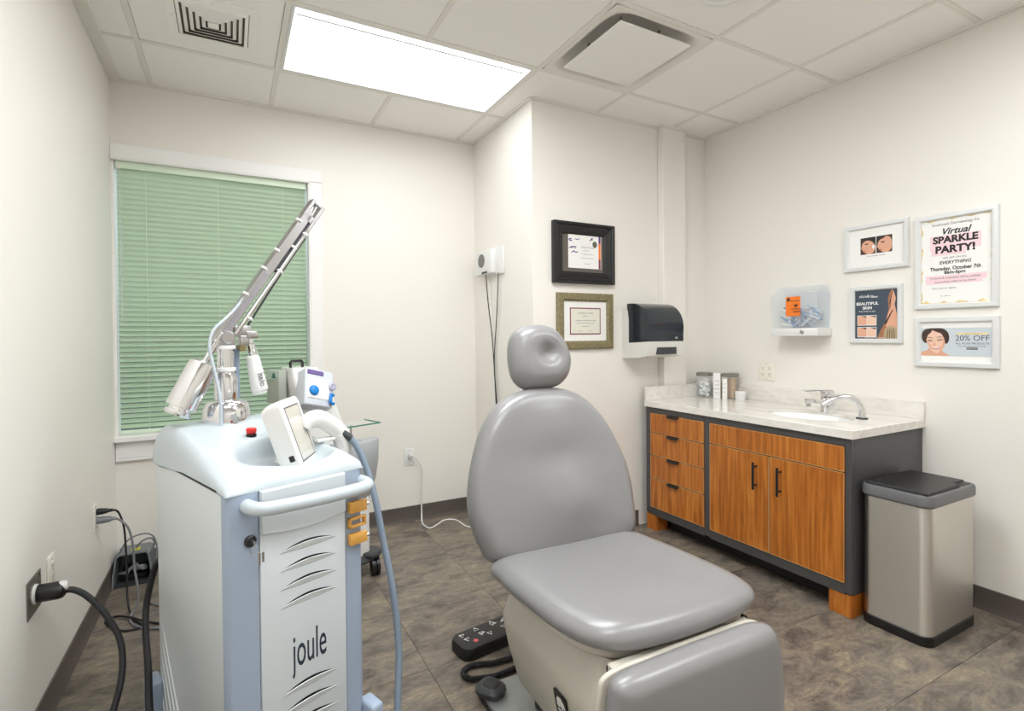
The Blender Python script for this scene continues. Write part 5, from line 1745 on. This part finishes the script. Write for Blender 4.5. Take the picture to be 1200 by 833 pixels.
# counterweight can
cd = Vector((0.05 - 0.13, 0, 1.025 - 1.179)).normalized()
ct = Vector((0.129, AV - 0.02, 1.176))
bm = BM()
turned(bm, ct, cd, [(0.040, 0), (0.047, 0.006), (0.0495, 0.03), (0.0505, 0.165), (0.050, 0.172), (0.036, 0.174), (0.036, 0.182), (0.044, 0.184), (0.044, 0.196), (0.038, 0.202), (0.0, 0.203)], 40)
can = obj('counterweight_can', bm, M_chrome, L, sharp=40)
bm = BM(); cyl(bm, ct + cd * 0.004, Vector((AU - 0.015, AV - 0.01, 1.285)), 0.011, n=16); obj('counterweight_rod', bm, M_chrome, L)
# distal joint and white handpiece
bm = BM()
box(bm, (0.278, AV - 0.018, 1.262), (0.322, AV + 0.018, 1.290), 0.005, 2, None)
box(bm, (0.255, AV - 0.014, 1.235), (0.290, AV + 0.014, 1.275), 0.005, 2, None)
box(bm, (0.236, AV - 0.012, 1.268), (0.300, AV + 0.012, 1.312), 0.006, 2, None)
obj('elbow_joint', bm, M_alu, L)
bm = BM(); cyl(bm, (0.262, AV - 0.022, 1.226), (0.262, AV + 0.022, 1.226), 0.012, n=16); obj('joint_knob', bm, mat('brass', (150, 138, 96), 0.35, 0.8), L)
bm = BM(); turned(bm, (0.294, AV, 1.262), Vector((0.014, 0, -0.064)), [(0.012, 0), (0.012, 0.020), (0.0145, 0.022), (0.0145, 0.046), (0.017, 0.05), (0.017, 0.066), (0, 0.066)], 18); obj('handpiece_neck', bm, M_chrome, L)
hd = Vector((0.030, 0, -0.152)).normalized()
h0 = Vector((0.304, AV, 1.198))
bm = BM(); turned(bm, h0, hd, [(0.012, 0), (0.0225, 0.004), (0.0245, 0.02), (0.0285, 0.09), (0.031, 0.135), (0.030, 0.142), (0.026, 0.145), (0.026, 0.152), (0.0, 0.152)], 28)
hp = obj('arm_handpiece', bm, M_white, L, sharp=50)
bm = BM()
sd = Vector((0, -1, 0))
rgt = hd
upv = sd.cross(rgt)
Mh = Matrix(((rgt.x, upv.x, sd.x, h0.x + hd.x * 0.085), (rgt.y, upv.y, sd.y, h0.y - 0.0300), (rgt.z, upv.z, sd.z, h0.z + hd.z * 0.085), (0, 0, 0, 1)))
text(bm, 'halo', 0.012, 0.004, 0.032, 0.0, 0.0, 0, 1.0, 0.0015, M=Mh)
obj('lettering', bm, M_grey_ink, hp)
bm = BM()
tube(bm, [(0.158, 0.475, 0.958), (0.158, 0.478, 1.038), (0.154, 0.49, 1.100), (0.141, 0.50, 1.177), (0.134, 0.505, 1.235), (0.150, 0.515, 1.290), (0.196, 0.525, 1.335), (0.236, 0.54, 1.372), (0.270, 0.548, 1.415)], 0.0055, 12)
obj('arm_hose', bm, mat('pale_hose', (190, 200, 208), 0.4), L)

# handpiece resting in its cradle at the right of the deck, with its long hose
t = thing('laser_handpiece', 'white curved handpiece with long blue-grey hose beside the laser deck', 'handpiece', (-0.017, 1.546, 0), LR)
bm = BM()
def oval_tube(bm, pts, ra, n=16):
    P = spline(pts, 8)
    rs = []
    for i, p in enumerate(P):
        d = (P[min(i + 1, len(P) - 1)] - P[max(i - 1, 0)]).normalized()
        side = Vector((0, 1, 0)) - d * d.y
        side.normalize()
        up = d.cross(side)
        q = ra(i / (len(P) - 1))
        rs.append([p + side * math.cos(2 * PI * j / n) * q[0] + up * math.sin(2 * PI * j / n) * q[1] for j in range(n)])
    rings(bm, rs)
HV = 0.215
oval_tube(bm, [(0.335, HV, 0.950), (0.352, HV, 0.972), (0.392, HV, 0.975), (0.440, HV, 0.945), (0.482, HV, 0.905)], lambda s: (0.026, 0.012 + 0.020 * math.sin(PI * min(s * 1.05 + 0.05, 0.6))))
obj('handpiece_body', bm, M_white, t, sharp=60)
bm = BM()
oval_tube(bm, [(0.470, HV, 0.915), (0.482, HV, 0.880), (0.486, HV, 0.830), (0.484, HV, 0.775)], lambda s: (0.028, 0.034 - 0.006 * s))
box(bm, (0.412, HV - 0.03, 0.800), (0.480, HV + 0.03, 0.824), 0.006, 2)
box(bm, (0.374, HV - 0.024, 0.895), (0.442, HV + 0.024, 0.905), 0.003, 1)
obj('cradle_post', bm, M_white, t, sharp=60)
bm = BM()
cyl(bm, (0.474, HV - 0.015, 0.915), (0.500, HV - 0.030, 0.893), 0.0145, 0.0135, 18)
obj('hose_cuff', bm, M_dark, t)
bm = BM()
tube(bm, [(0.494, HV - 0.026, 0.899), (0.512, HV - 0.04, 0.870), (0.526, HV - 0.06, 0.825), (0.534, HV - 0.09, 0.760), (0.536, HV - 0.13, 0.670), (0.540, 0.05, 0.545), (0.545, 0.01, 0.405), (0.548, -0.015, 0.270), (0.540, -0.035, 0.160), (0.520, -0.055, 0.065), (0.498, -0.078, -0.025), (0.476, -0.10, -0.09), (0.44, -0.13, -0.1265), (0.38, -0.17, -0.1265)], 0.0118, 14)
obj('hose', bm, M_hose, t, sharp=60)
# thick black power cable left of the console
bm = BM()
LI = Matrix.Rotation(-LR, 4, 'Z') @ Matrix.Translation((0.017, -1.546, 0))
tube(bm, [LI @ Vector(p) for p in ((-0.20, 2.20, 0.44), (-0.255, 2.30, 0.42), (-0.286, 2.335, 0.33), (-0.300, 2.318, 0.245), (-0.296, 2.262, 0.17), (-0.278, 2.165, 0.10), (-0.262, 2.05, 0.030), (-0.240, 1.94, -0.045), (-0.205, 1.83, -0.105), (-0.16, 1.70, -0.1275), (-0.14, 1.55, -0.1275))], 0.0115, 12)
obj('power_cable', bm, M_rub, L)

# the cart was drafted on a raised datum; bring it to its real size and stand it on the floor
done = set()
for root in (L, t):
    for o in [c for c in root.children] + [g for c in root.children for g in c.children]:
        if o.data.name not in done:
            done.add(o.data.name)
            o.data.transform(Matrix.Translation((0, 0, 0.1261)) @ Matrix.Diagonal((0.9, 0.9, 0.9, 1)))
    root.location = (-0.0153, 1.3914, 0)

# ------------------------------------------------------------------ second device behind the laser cart
d = thing('treatment_cart', 'slim white treatment device on casters behind the laser cart', 'treatment device', (0.40, 2.60, 0), math.radians(20))
bm = BM()
rings(bm, [[Vector((a, b, z)) for a, b in rrect(w_, d_, 0.03, 5, cx, cy)] for z, w_, d_, cx, cy in ((0.115, 0.30, 0.30, 0.125, 0.16), (0.60, 0.30, 0.30, 0.125, 0.16), (0.66, 0.28, 0.28, 0.12, 0.17))])
obj('column', bm, M_white, d)
bm = BM()
rings(bm, [[Vector((a, b, z)) for a, b in rrect(w_, d_, 0.04, 5, 0.125, 0.16)] for z, w_, d_ in ((0.078, 0.34, 0.34), (0.09, 0.36, 0.36), (0.114, 0.32, 0.32))])
base = obj('base', bm, M_dark, d)
for cx, cy in ((0.275, 0.02), (-0.02, 0.02), (0.275, 0.30), (-0.02, 0.30)):
    bm = BM(); turned(bm, (cx, cy, 0.128), (0, 0, -1), [(0.052, 0), (0.058, 0.012), (0.050, 0.030), (0.022, 0.046), (0, 0.046)], 20); cs = obj('caster', bm, M_dark, d)
    bm = BM()
    ax = Vector((0.85, -0.35, 0)).normalized()
    c = Vector((cx + 0.012, cy - 0.020, 0.046))
    turned(bm, c - ax * 0.023, ax, [(0.036, 0), (0.046, 0.002), (0.046, 0.017), (0.038, 0.020), (0.038, 0.026), (0.046, 0.029), (0.046, 0.044), (0.036, 0.046), (0, 0.046)], 28)
    obj('caster_wheel', bm, M_black, cs)
    bm = BM(); turned(bm, c + ax * 0.0225, ax, [(0.033, 0), (0.031, 0.003), (0, 0.003)], 22); obj('wheel_hub', bm, mat('grey_hub', (132, 134, 138), 0.45), cs)
# grey shield-shaped bay
bm = BM()
def shield(w, dep, z, cx, cy):
    out = [Vector((cx - w / 2, cy, z))]
    for i in range(17):
        a = PI * i / 16
        out.append(Vector((cx - w / 2 * math.cos(a), cy - dep * math.sin(a) ** 0.8, z)))
    out.append(Vector((cx + w / 2, cy, z)))
    return out
rings(bm, [shield(0.08, 0.02, 0.33, 0.21, 0.06), shield(0.16, 0.05, 0.40, 0.205, 0.06), shield(0.24, 0.08, 0.50, 0.20, 0.06), shield(0.27, 0.10, 0.60, 0.20, 0.06), shield(0.278, 0.105, 0.715, 0.20, 0.06), shield(0.272, 0.10, 0.722, 0.20, 0.06)])
obj('grey_bay', bm, M_gbucket, d, sharp=40)
bm = BM(); turned(bm, (0.22, 0.01, 0.7222), (0, 0, 1), [(0.012, 0), (0.010, 0.004), (0, 0.005)], 16); obj('bay_knob', bm, M_alu, d)
# leaning white head
bm = BM()
def head(z, u0, u1, v0, v1):
    return [Vector((a, b, z)) for a, b in rrect(u1 - u0, v1 - v0, 0.022, 4, (u0 + u1) / 2, (v0 + v1) / 2)]
rings(bm, [head(0.64, -0.04, 0.215, 0.055, 0.28), head(0.78, -0.05, 0.165, 0.055, 0.27), head(0.95, -0.075, 0.115, 0.09, 0.27), head(1.07, -0.09, 0.075, 0.125, 0.28), head(1.112, -0.085, 0.055, 0.145, 0.28)])
obj('head', bm, M_white, d, sharp=40)
bm = BM(); box(bm, (-0.135, 0.19, 0.93), (-0.092, 0.33, 1.100), 0.006, 2); sg = obj('rear_case', bm, M_sage, d)
bm = BM(); box(bm, (-0.1375, 0.20, 1.055), (-0.134, 0.32, 1.095)); obj('case_label', bm, mat('pale_green_label', (186, 204, 194), 0.35), sg)
bm = BM(); box(bm, (-0.139, 0.21, 1.062), (-0.137, 0.26, 1.068)); box(bm, (-0.139, 0.225, 1.068), (-0.137, 0.25, 1.085), 0, 1, None); obj('label_mark', bm, M_teal, sg)
bm = BM()
tube(bm, [(-0.068, 0.20, 1.105), (-0.068, 0.20, 1.140), (-0.063, 0.20, 1.146), (-0.010, 0.20, 1.146), (-0.005, 0.20, 1.140), (-0.005, 0.20, 1.105)], 0.0068, 10, 1, smooth=False)
obj('carry_handle', bm, M_black, d)
# sloping front with display and clipped pouch
th = math.radians(-20)
Mp = Matrix.Translation((-0.008, 0.095, 0.995)) @ Matrix.Rotation(math.radians(14), 4, 'Y') @ Matrix.Rotation(th, 4, 'X')
bm = BM(); box(bm, (-0.075, -0.065, -0.095), (0.080, 0.03, 0.095), 0.010, 3, Mp); tr = obj('front_tray', bm, mat('pale_blue_grey_plastic', (214, 220, 230), 0.35), d)
bm = BM(); box(bm, (-0.066, -0.068, 0.062), (0.022, -0.050, 0.086), 0.002, 1, Mp); obj('display', bm, M_purple, tr)
bm = BM(); box(bm, (-0.064, -0.069, -0.06), (0.055, -0.063, 0.045), 0.003, 1, Mp); obj('paper_pad', bm, M_paper, tr)
bm = BM()
turned(bm, Mp @ Vector((-0.030, -0.066, -0.02)), Mp.to_3x3() @ Vector((0, -1, 0)), [(0.026, 0), (0.027, 0.006), (0.022, 0.014), (0.010, 0.018), (0, 0.018)], 9)
obj('blue_clip', bm, M_bluclip, tr)
bm = BM()
tube(bm, [Mp @ Vector((0.075, -0.075, -0.035)), Mp @ Vector((0.060, -0.078, -0.03)), Mp @ Vector((0.057, -0.078, -0.07)), Mp @ Vector((0.078, -0.076, -0.075))], 0.008, 10, 3)
obj('blue_clip', bm, M_bluclip, tr)
bm = BM(); turned(bm, Mp @ Vector((0.070, -0.062, 0.015)), Mp.to_3x3() @ Vector((0, -1, 0)), [(0.021, 0), (0.021, 0.012), (0.013, 0.016), (0, 0.012)], 18); obj('clear_dial', bm, mat('lilac_grey_plastic', (178, 178, 200), 0.3), tr)
# glass shelf on a post
bm = BM()
cyl(bm, (0.175, 0.04, 0.7215), (0.175, 0.04, 0.806), 0.006, n=14)
cyl(bm, (0.150, 0.05, 0.7215), (0.150, 0.05, 0.806), 0.006, n=14)
obj('shelf_post', bm, M_chrome, d)
bm = BM(); box(bm, (0.09, -0.03, 0.807), (0.31, 0.12, 0.813), 0.001, 1); gs = obj('glass_shelf', bm, M_glass, d)
bm = BM()
box(bm, (0.088, -0.0315, 0.8065), (0.3115, -0.0295, 0.8135)); box(bm, (0.3098, -0.0315, 0.8065), (0.3118, 0.1215, 0.8135)); box(bm, (0.088, -0.0315, 0.8065), (0.090, 0.1215, 0.8135))
obj('glass_edge', bm, M_gedge, gs)
